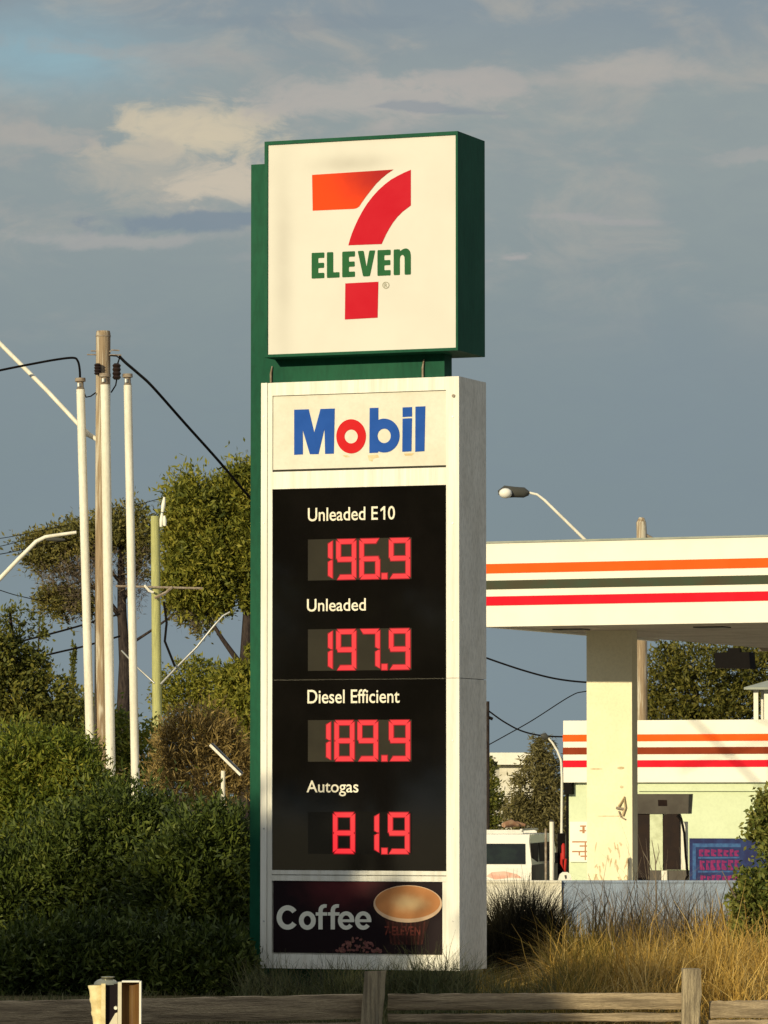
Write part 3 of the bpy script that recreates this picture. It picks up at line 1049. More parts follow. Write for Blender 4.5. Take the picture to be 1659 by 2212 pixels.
FL_ = [(835, 795), (835, 615), (800, 615), (800, 572), (835, 572), (835, 545), (845, 505), (870, 478), (905, 466), (945, 468), (940, 512), (915, 512), (897, 525), (890, 548), (890, 572),
       (950, 572), (950, 615), (890, 615), (890, 795)]
for loops in ([arc_band(432, 640, 143, 160, 76, 94, 36, 324)], [circ(690, 680, 110, 121), circ(690, 680, 48, 62)], [FL_], [[(x + 160, y) for x, y in FL_]]):
    obj('letter', flat_mesh([[q5(r) for r in lp] for lp in loops], YP, 0.003), M['coffee_lettering'], cof)
for ecx in (1197, 1420):
    e1 = flat_mesh([[q5(r) for r in arc_band(ecx, 680, 107, 121, 50, 68, 38, 368)]], YP, 0.003)
    e2 = flat_mesh([[q5(r) for r in ((ecx - 75, 664), (ecx + 80, 664), (ecx + 104, 700), (ecx - 75, 700))]], YP - 0.0003, 0.003)
    obj('letter', join_meshes([e1, e2]), M['coffee_lettering'], cof)
q4 = lambda r: S(526.7 + 0.3307 * r[0], 1810.4 + 0.3307 * r[1])
obj('cup_sleeve', flat_mesh([[q4(r) for r in ((915, 520), (1215, 520), (1160, 700), (965, 700))]], YP, 0.002), M['sleeve'], cof)
for i in range(9):
    xx = 932 + 30 * i
    obj('sleeve_rib', flat_mesh([[q4(r) for r in ((xx, 545), (xx + 11, 545), (xx + 11 + (1065 - xx) * .17, 694), (xx + (1065 - xx) * .17, 694))]], YP - .002, 0.0006), M['rib'], cof)
ma, mb_ = q4((917, 636)), q4((1150, 578))
obj('sleeve_lettering', text_mesh('7-ELEVEN', ma[0], mb_[0], ma[1], mb_[1], YP - .0027, 0.001, 0.02), M['sleeve_mark'], cof)
obj('cup_rim', flat_mesh([[q4(r) for r in circ(1068, 430, 224, 122, 60)]], YP, 0.004), M['cup_white'], cof)
ccx, ccz = q4((1075, 425))
crema = print_gradient('crema_print', (0.72, 0.50, 0.26), (0.46, 0.20, 0.075), ccx, ccz, 0.26, 0.12, 9, 0.5, 0.6)
obj('crema', flat_mesh([[q4(r) for r in circ(1068, 420, 212, 107, 60)]], YP - 0.004, 0.002), crema, cof)
bn = MB()
rb = random.Random(4)
for i in range(95):
    t = rb.uniform(-1, 1)
    hgt = rb.uniform(0, 1) * (1 - abs(t) ** 1.6)
    cxx, czz = q4((740 + 175 * t, 758 - 108 * hgt))
    a = rb.uniform(0, 3.1)
    pl = [(cxx + 0.018 * math.cos(k) * math.cos(a) - 0.011 * math.sin(k) * math.sin(a), czz + 0.018 * math.cos(k) * math.sin(a) + 0.011 * math.sin(k) * math.cos(a)) for k in np.linspace(0, 6.28, 8, endpoint=False)]
    if min(q[1] for q in pl) > zt['cof_b'] + 0.002:
        bn.prism(pl, YP - 0.004 - 0.00003 * i, YP - 0.0005)
obj('coffee_beans', bn, M['bean'], cof)['kind'] = 'stuff'

# ------------------------------------------------------------------ forecourt canopy
ZU = 4.47
FL = at(1043, 1354, 71.7)
FR = at(1659, 1344, 69.78)
yaw_c = math.atan2(FL.y - FR.y, FR.x - FL.x)
CF = Frame((FL.x, FL.y, -0.545), yaw_c)
canopy = thing('petrol_canopy', 'long white petrol station canopy with orange, dark green and red stripes on one column', 'canopy', frame=CF)
zc0 = CF.hit(1350, 1349)[1]
CW = 9.5
cx_l = CF.hit(1034, 1354)[0]


def cv(v_left, v_right):
    return 0.5 * (CF.hit(1047, v_left)[1] + CF.hit(1655, v_right)[1])


ztop = cv(1174, 1160)
zb_ = cv(1354.5, 1344)
obj('fascia', MB().box(cx_l, CW, 0.0, 0.12, zb_, ztop), M['fascia'], canopy)
obj('fascia', MB().box(cx_l, cx_l + 0.12, 0.121, 7.4, zb_, ztop), M['fascia'], canopy)
for vt, vb, wt_, wb_, mm in ((1219.7, 1239, 1204, 1226, 'orange'), (1255, 1274, 1241.6, 1261, 'green_stripe'), (1289, 1308, 1277, 1298, 'red_stripe')):
    za, zb2 = cv(vb, wb_), cv(vt, wt_)
    obj('stripe', MB().box(cx_l - 0.003, CW, -0.012, -0.001, za, zb2), M[mm], canopy)
    obj('stripe', MB().box(cx_l - 0.012, cx_l - 0.001, 0.0, 7.4, za, zb2), M[mm], canopy)
obj('edge_trim', MB().box(cx_l - .01, CW, -0.02, 0.13, ztop + .001, ztop + 0.03), M['tin_roof'], canopy)


def soff(u, v):
    r = ray(u, v)
    t = (CF.o.z + zb_ - EYE.z) / r.z
    q = EYE + r * t - CF.o
    return q.dot(CF.ex), q.dot(CF.ey)


bkl = soff(1040, 1386)
bkm = soff(1267, 1393)
bkr = soff(1659, 1404)
sl = soff(1380, 1383)
sr = soff(1659, 1376)
k_seam = lambda x: sl[1] + (sr[1] - sl[1]) * (x - sl[0]) / (sr[0] - sl[0])
k_back = lambda x: bkl[1] + (bkr[1] - bkl[1]) * (x - bkl[0]) / (bkr[0] - bkl[0])
xs_ = [cx_l + 0.12] + [cx_l + 0.12 + (CW - cx_l - .12) * i / 8 for i in range(1, 9)]
for a, b in zip(xs_[:-1], xs_[1:]):
    y1a, y1b = 4.6, 4.6
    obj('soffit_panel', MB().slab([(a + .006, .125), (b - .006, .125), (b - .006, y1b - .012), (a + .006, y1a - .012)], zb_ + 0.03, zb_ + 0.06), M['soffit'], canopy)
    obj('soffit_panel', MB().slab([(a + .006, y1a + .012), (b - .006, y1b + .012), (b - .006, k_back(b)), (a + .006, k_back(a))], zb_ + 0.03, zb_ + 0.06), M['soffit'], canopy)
obj('roof_deck', MB().slab([(cx_l + .13, .125), (CW, .125), (CW, k_back(CW)), (cx_l + .13, k_back(cx_l))], zb_ + 0.065, zb_ + 0.5), M['seam'], canopy)
for xx in xs_[1::2]:
    obj('soffit_light', MB().box(xx - 0.9, xx - 0.4, 2.0, 2.35, zb_ + 0.012, zb_ + 0.029), M['lamp_head'], canopy)
obj('back_lip', MB().slab([(cx_l + .13, k_back(cx_l) + .002), (CW, k_back(CW) + .002), (CW, k_back(CW) + .1), (cx_l + .13, k_back(cx_l) + .1)], zb_ - 0.03, zb_ + 0.5), M['soffit'], canopy)

# column
KF = Frame((at(1365, 1500, 74.0).x, 74.0, -0.545), TH)
kx0 = KF.hit(1267.5, 1600)[0]
kb = MB().box(kx0, 0, 0, 0.27, 0, ZU - (-0.545) + 0.03)
colm = obj('column', kb, M['concrete'], canopy)
colm.parent = None
colm.location = KF.o
colm.rotation_euler = (0, 0, -KF.yaw)
ORG[colm.name] = KF.o
tag(colm, 'thick cream column holding up the striped canopy', 'column')
for pts, rad in ((((1338, 1742), (1350, 1722), (1352, 1745), (1346, 1762)), 0.02), (((1333, 1745), (1350, 1748)), 0.022), (((1338, 1752), (1343, 1765), (1352, 1770)), 0.012)):
    pp = [(KF.hit(u, v)[0], -0.035, KF.hit(u, v)[1]) for u, v in pts]
    if rad == 0.02:
        hook = obj('hose_bracket', MB().tube(pp, rad, 8), M['col_brown'], colm, smooth=50)
    else:
        obj('bracket_arm', MB().tube(pp, rad, 8), M['old_metal'], colm, smooth=50)
sc_l = []
rs = random.Random(3)
for i in range(26):  # twig shadows painted as thin strokes low on the column
    u = rs.uniform(1284, 1358)
    v = rs.uniform(1818, 1900)
    l = rs.uniform(8, 26)
    dx_ = rs.uniform(-6, 6)
    w = rs.uniform(0.8, 1.8)
    sc_l.append(flat_mesh([[KF.hit(u - w, v), KF.hit(u + w, v), KF.hit(u + dx_ + w * 2, v + l / 2), KF.hit(u + dx_ * 1.4, v + l), KF.hit(u + dx_ - w, v + l / 2)]], -0.0005 - 0.00003 * i, 0.001))
for (u, v, a, b) in ((1341, 1659, 8, 3), (1288, 1661, 14, 1.5), (1320, 1763, 30, 1.0), (1343, 1700, 4, 3)):
    sc_l.append(flat_mesh([[KF.hit(u + a * math.cos(t), v + b * math.sin(t)) for t in np.linspace(0, 6.28, 14, endpoint=False)]], -0.0005, 0.001))
obj('scuffs_and_twig_shade', join_meshes(sc_l), M['col_brown'], colm)

# hanging black box under the canopy
HB = Frame((at(1543, 1440, 83.6).x, 83.6, 0), TH)
h0, h1 = HB.hit(1545, 1443), HB.hit(1618, 1443)
zhb, zht = HB.hit(1580, 1445)[1], HB.hit(1580, 1409)[1]
hang = thing('display_screen', 'black box screen hanging from the underside of the canopy', 'screen', frame=HB)
obj('casing', MB().prism([(h0[0], zhb + .02), (h1[0] + 0.02, zhb), (h1[0], zht), (h0[0] - .015, zht)], 0, 0.35), M['black'], hang)
obj('bracket', MB().box(h0[0] + .2, h1[0] - .2, .1, .2, zht + .001, ZU + 0.04), M['black'], hang)

# ------------------------------------------------------------------ store
TF = Frame((at(1217, 1691, 100).x, 100.0, -0.545), TH)
store = thing('store_building', 'pale green shop behind the forecourt with a striped white fascia', 'shop', frame=TF)
tz1 = 0.5 * (TF.hit(1217, 1559)[1] + TF.hit(1655, 1552)[1])
tz0 = 0.5 * (TF.hit(1217, 1691)[1] + TF.hit(1655, 1689)[1])
SW = 11.0
obj('fascia', MB().box(0, SW, 0, 0.15, tz0, tz1), M['fascia'], store)
obj('fascia', MB().box(0, 0.15, 0.151, 6, tz0, tz1), M['fascia'], store)
for vt, vb, mm in ((1586, 1601, 'orange'), (1614, 1629, 'maroon'), (1642, 1657, 'red_stripe')):
    za, zb2 = TF.hit(1440, vb)[1], TF.hit(1440, vt)[1]
    obj('stripe', MB().box(-0.003, SW, -0.012, -0.001, za, zb2), M[mm], store)
    obj('stripe', MB().box(-0.012, -0.001, 0.0, 6, za, zb2), M[mm], store)
wx0 = TF.hit(1229, 1750, 0.2)[0]
obj('wall', MB().box(wx0, SW, 0.20, 6.0, 0, tz0 + 0.1), M['store_wall'], store)
obj('roof', MB().box(0.16, SW, 0.16, 6.0, tz0 + 0.11, tz1 - 0.1), M['tin_roof'], store)
zsh = TF.hit(1480, 1709)[1]
obj('wall_ledge', MB().box(TF.hit(1380, 1700, .2)[0], SW, 0.13, 0.198, zsh, tz0 - 0.002), M['store_wall'], store)
fl = TF.hit(1219, 1706, .05)
obj('floodlight', MB().box(fl[0], fl[0] + 0.17, 0.02, 0.19, fl[1] - 0.10, tz0 - .002), M['black'], store)
obj('drainpipe', MB().tube([(wx0 - 0.05, 0.26, 0), (wx0 - 0.05, 0.26, tz0 - .13)], 0.035, 8), M['black'], store, smooth=50)
# poster boards on the shop wall
PF = TF
pb0, pb1 = PF.hit(1489, 1850, .12), PF.hit(1660, 1850, .12)
pz_t, pz_b = PF.hit(1540, 1811, .12)[1], PF.hit(1540, 1925, .12)[1]
poster = thing('advertising_poster', 'dark blue poster with two rows of magenta block shapes on the shop wall', 'poster', frame=TF)
obj('backing', MB().box(pb0[0], pb1[0], 0.125, 0.195, pz_b, pz_t), M['poster_blue'], poster)
hx = lambda u, v: PF.hit(u, v, .12)
lb_ = []
for (ua, va, ub, vb) in ((1496, 1822, 1503, 1900), (1503, 1822, 1600, 1830)):
    lb_.append(flat_mesh([[hx(ua, va), hx(ub, va), hx(ub, vb), hx(ua, vb)]], 0.1245, 0.002))
rp_ = random.Random(9)
gl = []
for row, (va, vb) in enumerate(((1834, 1850), (1857, 1880), (1890, 1904))):
    u = 1510 + row * 1.5
    while u < 1588:
        w = rp_.uniform(9, 15)
        t1, t2 = rp_.uniform(0, 4), rp_.uniform(0, 4)
        lp = [hx(u, va + t1), hx(u + w * .8, va + t2), hx(u + w * .8, va + 7), hx(u + w * .45, va + 7.5), hx(u + w * .45, va + 11), hx(u + w * .8, vb - 3), hx(u + w * .7, vb), hx(u, vb - t2 * .5)]
        gl.append(flat_mesh([lp], 0.1225, 0.002))
        u += w
    sk = [hx(1508, vb + 1), hx(1598, vb + 1), hx(1596, vb + 4), hx(1508, vb + 5)]
    lb_.append(flat_mesh([sk], 0.1245, 0.002))
obj('light_blue_print', join_meshes(lb_), M['poster_sky'], poster)
obj('magenta_print', join_meshes(gl), M['poster_mag'], poster)
notice = thing('notice_board', 'white notice board with brown ruled lines beside the canopy column', 'notice board', frame=TF)
nb = [TF.hit(u, v, .15) for u, v in ((1231, 1862), (1276, 1775))]
obj('sheet', MB().box(nb[0][0], nb[1][0], 0.15, 0.196, nb[0][1], nb[1][1]), M['fascia'], notice)
nl = []
for (a, b, c, d) in ((1253, 1783, 1266, 1786), (1258, 1786, 1263, 1800), (1252, 1793, 1266, 1796), (1236, 1817, 1268, 1820), (1252, 1826, 1268, 1829), (1236, 1838, 1268, 1841), (1254, 1848, 1268, 1851), (1263, 1820, 1266, 1858), (1250, 1838, 1253, 1848)):
    nl.append(flat_mesh([[TF.hit(a, b, .15), TF.hit(c, b, .15), TF.hit(c, d, .15), TF.hit(a, d, .15)]], 0.1495 - 0.0002 * len(nl), 0.001))
for me in nl:
    obj('printed_line', me, M['notice_ink'], notice)

# ------------------------------------------------------------------ fuel pump
UF = Frame((at(1378, 1758, 82).x, 82.0, -0.545), TH * 0.5)
pump = thing('fuel_pump', 'dark fuel pump with a grey head and hanging hose beside the cream column', 'fuel pump', frame=UF)
ux = lambda u: UF.hit(u, 1800)[0]
uz = lambda v: UF.hit(1430, v)[1]
obj('head', MB().add(*[[(ux(1372), 0, uz(1758)), (ux(1487), 0, uz(1758)), (ux(1490), -.12, uz(1715)), (ux(1372), -.12, uz(1715)), (ux(1372), .5, uz(1758)), (ux(1487), .5, uz(1758)), (ux(1490), .5, uz(1715)), (ux(1372), .5, uz(1715))],
                      [(0, 1, 2, 3), (7, 6, 5, 4), (0, 4, 5, 1), (3, 2, 6, 7), (1, 5, 6, 2), (0, 3, 7, 4)]]), M['pump_grey'], pump)
obj('head_mark', MB().add([(ux(1423), -.055, uz(1741)), (ux(1442), -.055, uz(1741)), (ux(1442), -.095, uz(1728)), (ux(1423), -.095, uz(1728))], [(0, 1, 2, 3)]), M['pump_dark'], pump)
obj('dark_panel', MB().box(ux(1372), ux(1403), 0.05, 0.45, 0.14, uz(1758) - .002), M['pump_dark'], pump)
obj('pale_panel', MB().box(ux(1403) + .003, ux(1431), 0.03, 0.45, uz(1880), uz(1758) - .002), M['pump_pale'], pump)
obj('dark_panel', MB().prism([(ux(1434), uz(1879)), (ux(1468), uz(1879)), (ux(1468), uz(1770)), (ux(1464), uz(1758) - .002), (ux(1436), uz(1758) - .002), (ux(1431) + .003, uz(1770))], -0.02, 0.44), M['pump_dark'], pump)
obj('side_panel', MB().box(ux(1468) + .003, ux(1480), 0.03, 0.42, uz(1878), uz(1775)), M['fascia'], pump)
obj('base', MB().box(ux(1403), ux(1482), 0.03, 0.45, 0, uz(1880) - .003), M['pump_grey'], pump)
obj('base_trim', MB().box(ux(1428), ux(1441), -0.01, 0.028, 0, uz(1880) - .004), M['fascia'], pump)
hp = [(ux(1464), -.06, uz(1762)), (ux(1474), -.10, uz(1772)), (ux(1480), -.12, uz(1800)), (ux(1483), -.12, uz(1850)), (ux(1487), -.1, uz(1890)), (ux(1478), -.06, uz(1910))]
obj('hose', MB().tube(hp, 0.022, 8), M['black'], pump, smooth=50)

# ------------------------------------------------------------------ van
VF = Frame((at(1148, 1900, 76).x, 76.0, -0.545), R(9))
van = thing('parked_van', 'white van with a dark rear window and roof load parked by the forecourt', 'van', frame=VF)
vx = lambda u: VF.hit(u, 1850)[0]
vz = lambda v: VF.hit(1100, v)[1]
VW = 1.75
zr = vz(1803)
zw1, zw0 = vz(1822), vz(1868)
prof = [(0.0, 0.35), (0.0, zw0 - .05), (0.03, zw0), (0.16, zw1 + .02), (0.24, zr), (3.4, zr), (3.9, zw0 + .1), (4.55, zw0 - .12), (4.6, 0.35)]
vb_ = MB()
n_ = len(prof)
vb_.add([(-VW + (0.06 if z > zw0 else 0), y, z) for y, z in prof] + [(0 - (0.06 if z > zw0 else 0), y, z) for y, z in prof],
        [tuple(range(n_)), tuple(range(2 * n_ - 1, n_ - 1, -1))] + [(i, i + n_, (i + 1) % n_ + n_, (i + 1) % n_) for i in range(n_)])
obj('body', vb_, M['car_white'], van)
obj('rear_window', MB().add([(-VW + .14, 0.022, zw0 + .01), (-.10, 0.022, zw0 + .01), (-.12, 0.135, zw1 - .005), (-VW + .16, 0.135, zw1 - .005),
                             (-VW + .14, 0.06, zw0 + .01), (-.10, 0.06, zw0 + .01), (-.12, 0.18, zw1 - .005), (-VW + .16, 0.18, zw1 - .005)],
                            [(0, 1, 2, 3), (7, 6, 5, 4), (0, 4, 5, 1), (3, 2, 6, 7), (1, 5, 6, 2), (0, 3, 7, 4)]), M['glass'], van)
for a, b in ((0.28, 1.3), (1.4, 2.4), (2.5, 3.35)):
    obj('side_window', MB().box(-0.065, -0.045, a, b, zw0 + .03, zw1), M['pump_dark'], van)
obj('shaded_side', MB().box(-0.01, 0.012, 0.08, 3.6, 0.4, zw0 - 0.01), M['grey_plastic'], van)  # grey sheet painting shade over the van's white side
obj('bumper', MB().box(-VW - .02, 0.02, -0.12, -0.002, 0.38, 0.6), M['grey_plastic'], van)
for s in (-VW + .02,):
    obj('tail_light', MB().box(s, s + .12, -0.02, 0.03, 0.75, zw0 - .06), M['lamp_red'], van)
dc = [VF.hit(u, v, -.001) for u, v in ((1050, 1893), (1062, 1884), (1090, 1882), (1116, 1888), (1128, 1897), (1100, 1896), (1070, 1900))]
obj('decal', flat_mesh([dc], -0.001, 0.002), M['decal'], van)
for s in (-VW + .12, -0.12 - .2):
    for yy in (0.9, 3.7):
        w = obj('wheel', MB().tube([(s, yy, .34), (s + .2, yy, .34)], 0.34, 18), M['tyre'], van, smooth=40)
        obj('rim', MB().tube([(s - .005, yy, .34), (s + .205, yy, .34)], 0.2, 14), M['steel'], w, smooth=40)
obj('roof_rack', MB().box(-VW + .2, -.2, 0.5, 0.56, zr + .01, zr + .06).box(-VW + .2, -.2, 2.3, 2.36, zr + .01, zr + .06).box(-VW + .2, -VW + .24, .4, 2.5, zr + .061, zr + .09).box(-.24, -.2, .4, 2.5, zr + .061, zr + .09), M['steel'], van)
obj('mirror', MB().box(0.0, 0.16, 3.15, 3.25, zw0 - .02, zw0 + .16), M['grey_plastic'], van)
ld = thing('roof_load', 'reddish brown bundle lying on the white van roof', 'bundle', loc=VF.pt(vx(1085), 0.7, zr + .095))
ldm = MB()
for k, (a, b, r0) in enumerate(((-.06, .16, .045), (0.0, .26, .035), (-.1, .05, .035))):
    ldm.tube([VF.pt(vx(1085) + a, 0.65 + k * .1, zr + .15), VF.pt(vx(1085) + (a + b) / 2, .75 + k * .1, zr + .19 - .02 * k), VF.pt(vx(1085) + b, .8 + k * .1, zr + .15)], [r0, r0 * 1.25, r0 * .7], 8)
obj('rolls', ldm, M['bundle'], ld, world=True, smooth=60)

# small forecourt things
def stick(name, label, cat, path, Y, r, m, n=8, group=None):
    pts = [at(u, v, Y) for u, v in path]
    t = thing(name, label, cat, loc=pts[0], group=group)
    obj('shaft', MB().tube(pts, r, n), m, t, world=True, smooth=60)
    return t


gz = -0.545
wp = at(1192, 1775, 72)
t = thing('marker_pole', 'white marker pole standing next to the van', 'pole', loc=(wp.x, 72, gz))
obj('shaft', MB().tube([(wp.x, 72, gz), (wp.x, 72, wp.z)], 0.036, 10), M['pale_pipe'], t, world=True, smooth=60)
obj('cap', MB().tube([(wp.x, 72, wp.z + .001), (wp.x, 72, wp.z + .03)], [0.04, 0.02], 10), M['lamp_head'], t, world=True, smooth=60)
wp = at(1179, 1790, 74)
t = thing('marker_pole', 'shorter thin brown pole just left of the white marker pole', 'pole', loc=(wp.x, 74, gz))
obj('shaft', MB().tube([(wp.x, 74, gz), (wp.x, 74, wp.z)], 0.019, 10), M['old_metal'], t, world=True, smooth=60)
wp = at(1213, 1810, 77)
t = thing('air_hose_stand', 'black stand with a small red cylinder at the corner of the shop', 'hose stand', loc=(wp.x, 77, gz))
obj('post', MB().box(wp.x - .06, wp.x + .06, 77, 77.15, gz, at(1213, 1800, 77).z), M['black'], t, world=True)
c1 = at(1217, 1835, 76.9)
obj('reel', MB().tube([(c1.x, 76.9, c1.z - .16), (c1.x, 76.9, c1.z + .06), (c1.x, 76.9, c1.z + .1)], [.034, .034, .015], 12), M['red_paint'], t, world=True, smooth=40)
obj('hose', MB().tube([at(1214, 1843, 76.9), at(1213, 1865, 76.9), at(1220, 1885, 76.9), at(1222, 1855, 76.9)], 0.025, 8), M['red_paint'], t, world=True, smooth=60)
wp = at(1220, 1884, 66)
t = thing('sandwich_board', 'small white tapered sign board with a dark mark in front of the shop corner', 'sign board', loc=(wp.x, 66, gz))
bl_, br_, tl_, tr_ = at(1203, 1912, 66), at(1238, 1912, 66), at(1213, 1884, 66), at(1229, 1884, 66)
sbm = MB().prism([(bl_.x - .1, gz), (br_.x + .1, gz), (br_.x, bl_.z), (tr_.x + .02, tr_.z - .03), (tr_.x - .02, tr_.z), (tl_.x + .02, tl_.z), (tl_.x - .02, tl_.z - .03), (bl_.x, bl_.z)], 65.95, 66.15)
obj('board', sbm, M['fascia'], t, world=True)
mkp = [(at(u, v, 65.95).x, at(u, v, 65.95).z) for u, v in ((1219, 1891), (1223, 1890), (1224, 1897), (1221, 1899))]
obj('mark', MB().prism(mkp, 65.94, 65.948), M['grey_plastic'], t, world=True)
# curved lamp post at the corner of the shop
cp = [at(u, v, 88) for u, v in ((1213, 1905), (1213, 1800), (1214, 1680), (1212, 1642), (1204, 1622), (1193, 1604), (1184, 1594))]
cp[0].z = gz
t = thing('curved_lamp_post', 'slim pale post with a curved top in front of the shop corner', 'lamp post', loc=cp[0])
obj('shaft', MB().tube(cp, [.024, .024, .023, .022, .021, .020, .018], 8), M['pale_pipe'], t, world=True, smooth=60)
obj('lamp_head', MB().tube([cp[-1], at(1176, 1590, 88), at(1168, 1589, 88)], [.03, .07, .03], 8), M['lamp_head'], t, world=True, smooth=60)

# low walls between verge and forecourt
def low_wall(name, label, u0, u1, v, Y0, Y1, m):
    a, b = at(u0, v, Y0), at(u1, v, Y1)
    t = thing(name, label, 'wall', loc=(a.x, a.y, gz))
    mb = MB()
    mb.slab([(a.x, a.y), (b.x, b.y), (b.x, b.y + .2), (a.x, a.y + .2)], -0.6, a.z)
    obj('face', mb, m, t, world=True)
    mc = MB()
    mc.slab([(a.x, a.y - .02), (b.x, b.y - .02), (b.x, b.y + .22), (a.x, a.y + .22)], a.z + .001, a.z + .03)
    obj('capping', mc, m, t, world=True)
    return t


low_wall('low_wall', 'cream low wall below the white van', 960, 1213, 1907, 62, 62, M['cream_wall'])
low_wall('low_wall', 'low wall behind the dry grass with blue shade in its colour', 1214, 1800, 1907, 62.05, 62.05, M['shaded_wall'])

# ------------------------------------------------------------------ things behind the canopy
HF = Frame((at(1628, 1553, 125).x, 125, -0.545), R(12))
house = thing('garden_pavilion', 'small white pavilion with a grey hipped roof showing above the shop fascia', 'pavilion', frame=HF)
hz_e = HF.hit(1640, 1490)[1]
obj('post', MB().box(0, 0.12, 0, 0.12, 0, hz_e), M['white'], house)
obj('wall', MB().box(0.27, 3.2, 0.1, 2.8, 0, hz_e), M['white'], house)
obj('wall', MB().box(0.12, 0.268, 0.6, 2.8, 0, hz_e), M['clad'], house)
apx = HF.hit(1690, 1452)
obj('roof', MB().add([(-.22, -.3, hz_e + .002), (3.5, -.3, hz_e + .002), (3.5, 3.1, hz_e + .002), (-.22, 3.1, hz_e + .002), (.9, 1.3, apx[1]), (2.3, 1.3, apx[1]),
                      (-.22, -.3, hz_e + .06), (3.5, -.3, hz_e + .06), (3.5, 3.1, hz_e + .06), (-.22, 3.1, hz_e + .06)],
                     [(3, 2, 1, 0), (0, 1, 7, 6), (1, 2, 8, 7), (2, 3, 9, 8), (3, 0, 6, 9), (6, 7, 5, 4), (7, 8, 5), (8, 9, 4, 5), (9, 6, 4)]), M['tin_roof'], house)

wb = [at(1058, 1680, 170), at(1158, 1680, 170)]
far = thing('warehouse', 'distant pale warehouse with a flat roof between the trees', 'building', loc=(wb[0].x, 170, gz))
zt1, zt0, zl = at(1100, 1626, 170).z, at(1100, 1652, 170).z, at(1100, 1690, 170).z
obj('roof', MB().box(wb[0].x, wb[1].x, 169.6, 182, zt0, zt1), M['white'], far, world=True)
obj('wall', MB().box(wb[0].x + .35, wb[1].x - .1, 170, 181.5, gz, zt0 - .01), M['cream_wall'], far, world=True)
obj('door', MB().box(wb[0].x + .8, wb[0].x + 1.3, 169.95, 169.999, gz, gz + 2.2), M['seam'], far, world=True)

# timber pole behind the canopy
b0 = at(1386, 1118, 112)
t = thing('timber_pole', 'brown timber pole rising behind the canopy right of its column', 'utility pole', loc=(b0.x, 112, gz))
obj('shaft', MB().tube([(b0.x, 112, gz), (b0.x, 112, b0.z - .35), (b0.x - .01, 112, b0.z - .12), (b0.x, 112, b0.z)], [.125, .125, .12, .065], 12), M['pole_wood'], t, world=True, smooth=50)
obj('side_bracket', MB().tube([(b0.x + .1, 112, b0.z - .42), (b0.x + .25, 112, b0.z - .5), (b0.x + .3, 112, b0.z - .7)], .04, 8), M['old_metal'], t, world=True, smooth=50)

# street lamp behind the canopy
p1, p2 = at(1142, 1064, 112), at(1160, 1068, 112)
pe = at(1300, 1205, 112)
t = thing('street_lamp', 'street lamp with a glossy bowl on a slanting arm above the canopy', 'street lamp', loc=(pe.x + .4, 112, gz))
obj('arm', MB().tube([p1, p2, at(1176, 1080, 112), at(1266, 1168, 112), pe, Vector((pe.x + .4, 112, pe.z - .5))], [.03, .03, .034, .038, .04, .045], 8), M['pale_pipe'], t, world=True, smooth=60)
obj('pole', MB().tube([(pe.x + .4, 112, gz), (pe.x + .4, 112, pe.z - .46)], [.1, .06], 10), M['pale_pipe'], t, world=True, smooth=60)
hd = obj('lamp_head', MB().tube([at(1143, 1066, 112), at(1132, 1064, 112), at(1112, 1063, 112), at(1090, 1062, 112), at(1076, 1064, 112)], [.05, .125, .13, .15, .05], 12), M['lamp_head'], t, world=True, smooth=60)
bw = MB()
cb = at(1092, 1063, 111.9)
for i in range(7):
    ph = math.pi * i / 6 - math.pi / 2
    for k in range(14):
        th_ = 2 * math.pi * k / 14
        bw.v.append((cb.x + .165 * math.cos(ph) * math.cos(th_), cb.y - .03 + .17 * math.cos(ph) * math.sin(th_), cb.z - .03 + .125 * math.sin(ph)))
for i in range(6):
    for k in range(14):
        bw.f.append((i * 14 + k, i * 14 + (k + 1) % 14, (i + 1) * 14 + (k + 1) % 14, (i + 1) * 14 + k))
obj('lamp_bowl', bw, M['lamp_bowl'], hd, world=True, smooth=80)

# dark pole beside the sign
d0 = at(1051, 1515, 105)
t = thing('slim_dark_pole', 'slim dark pole close to the right edge of the price sign', 'pole', loc=(d0.x, 105, gz))
obj('shaft', MB().tube([(d0.x, 105, gz), (d0.x, 105, d0.z)], .065, 10), M['bark'], t, world=True, smooth=60)
obj('insulator', MB().tube([(d0.x + .05, 105, d0.z - .36), (d0.x + .14, 105, d0.z - .40)], .035, 8), M['black'], t, world=True, smooth=60)


# ------------------------------------------------------------------ cables
def cable(label, path, Y, r, Y2=None, m='black', sub=8, name='overhead_cable'):
    pts = [at(u, v, Y + ((Y2 or Y) - Y) * i / max(len(path) - 1, 1)) for i, (u, v) in enumerate(path)]
    out = []
    n = len(pts)
    for i in range(n - 1):                     # Catmull-Rom through the points
        a, b, c, d = pts[max(i - 1, 0)], pts[i], pts[i + 1], pts[min(i + 2, n - 1)]
        for k in range(sub):
            t = k / sub
            out.append(0.5 * ((2 * b) + (c - a) * t + (2 * a - 5 * b + 4 * c - d) * t * t + (3 * b - a - 3 * c + d) * t ** 3))
    out.append(pts[-1])
    o = obj(name, MB().tube(out, r, 6), M[m], None, smooth=60)
    tag(o, label, 'cable', 'overhead cables')
    return o


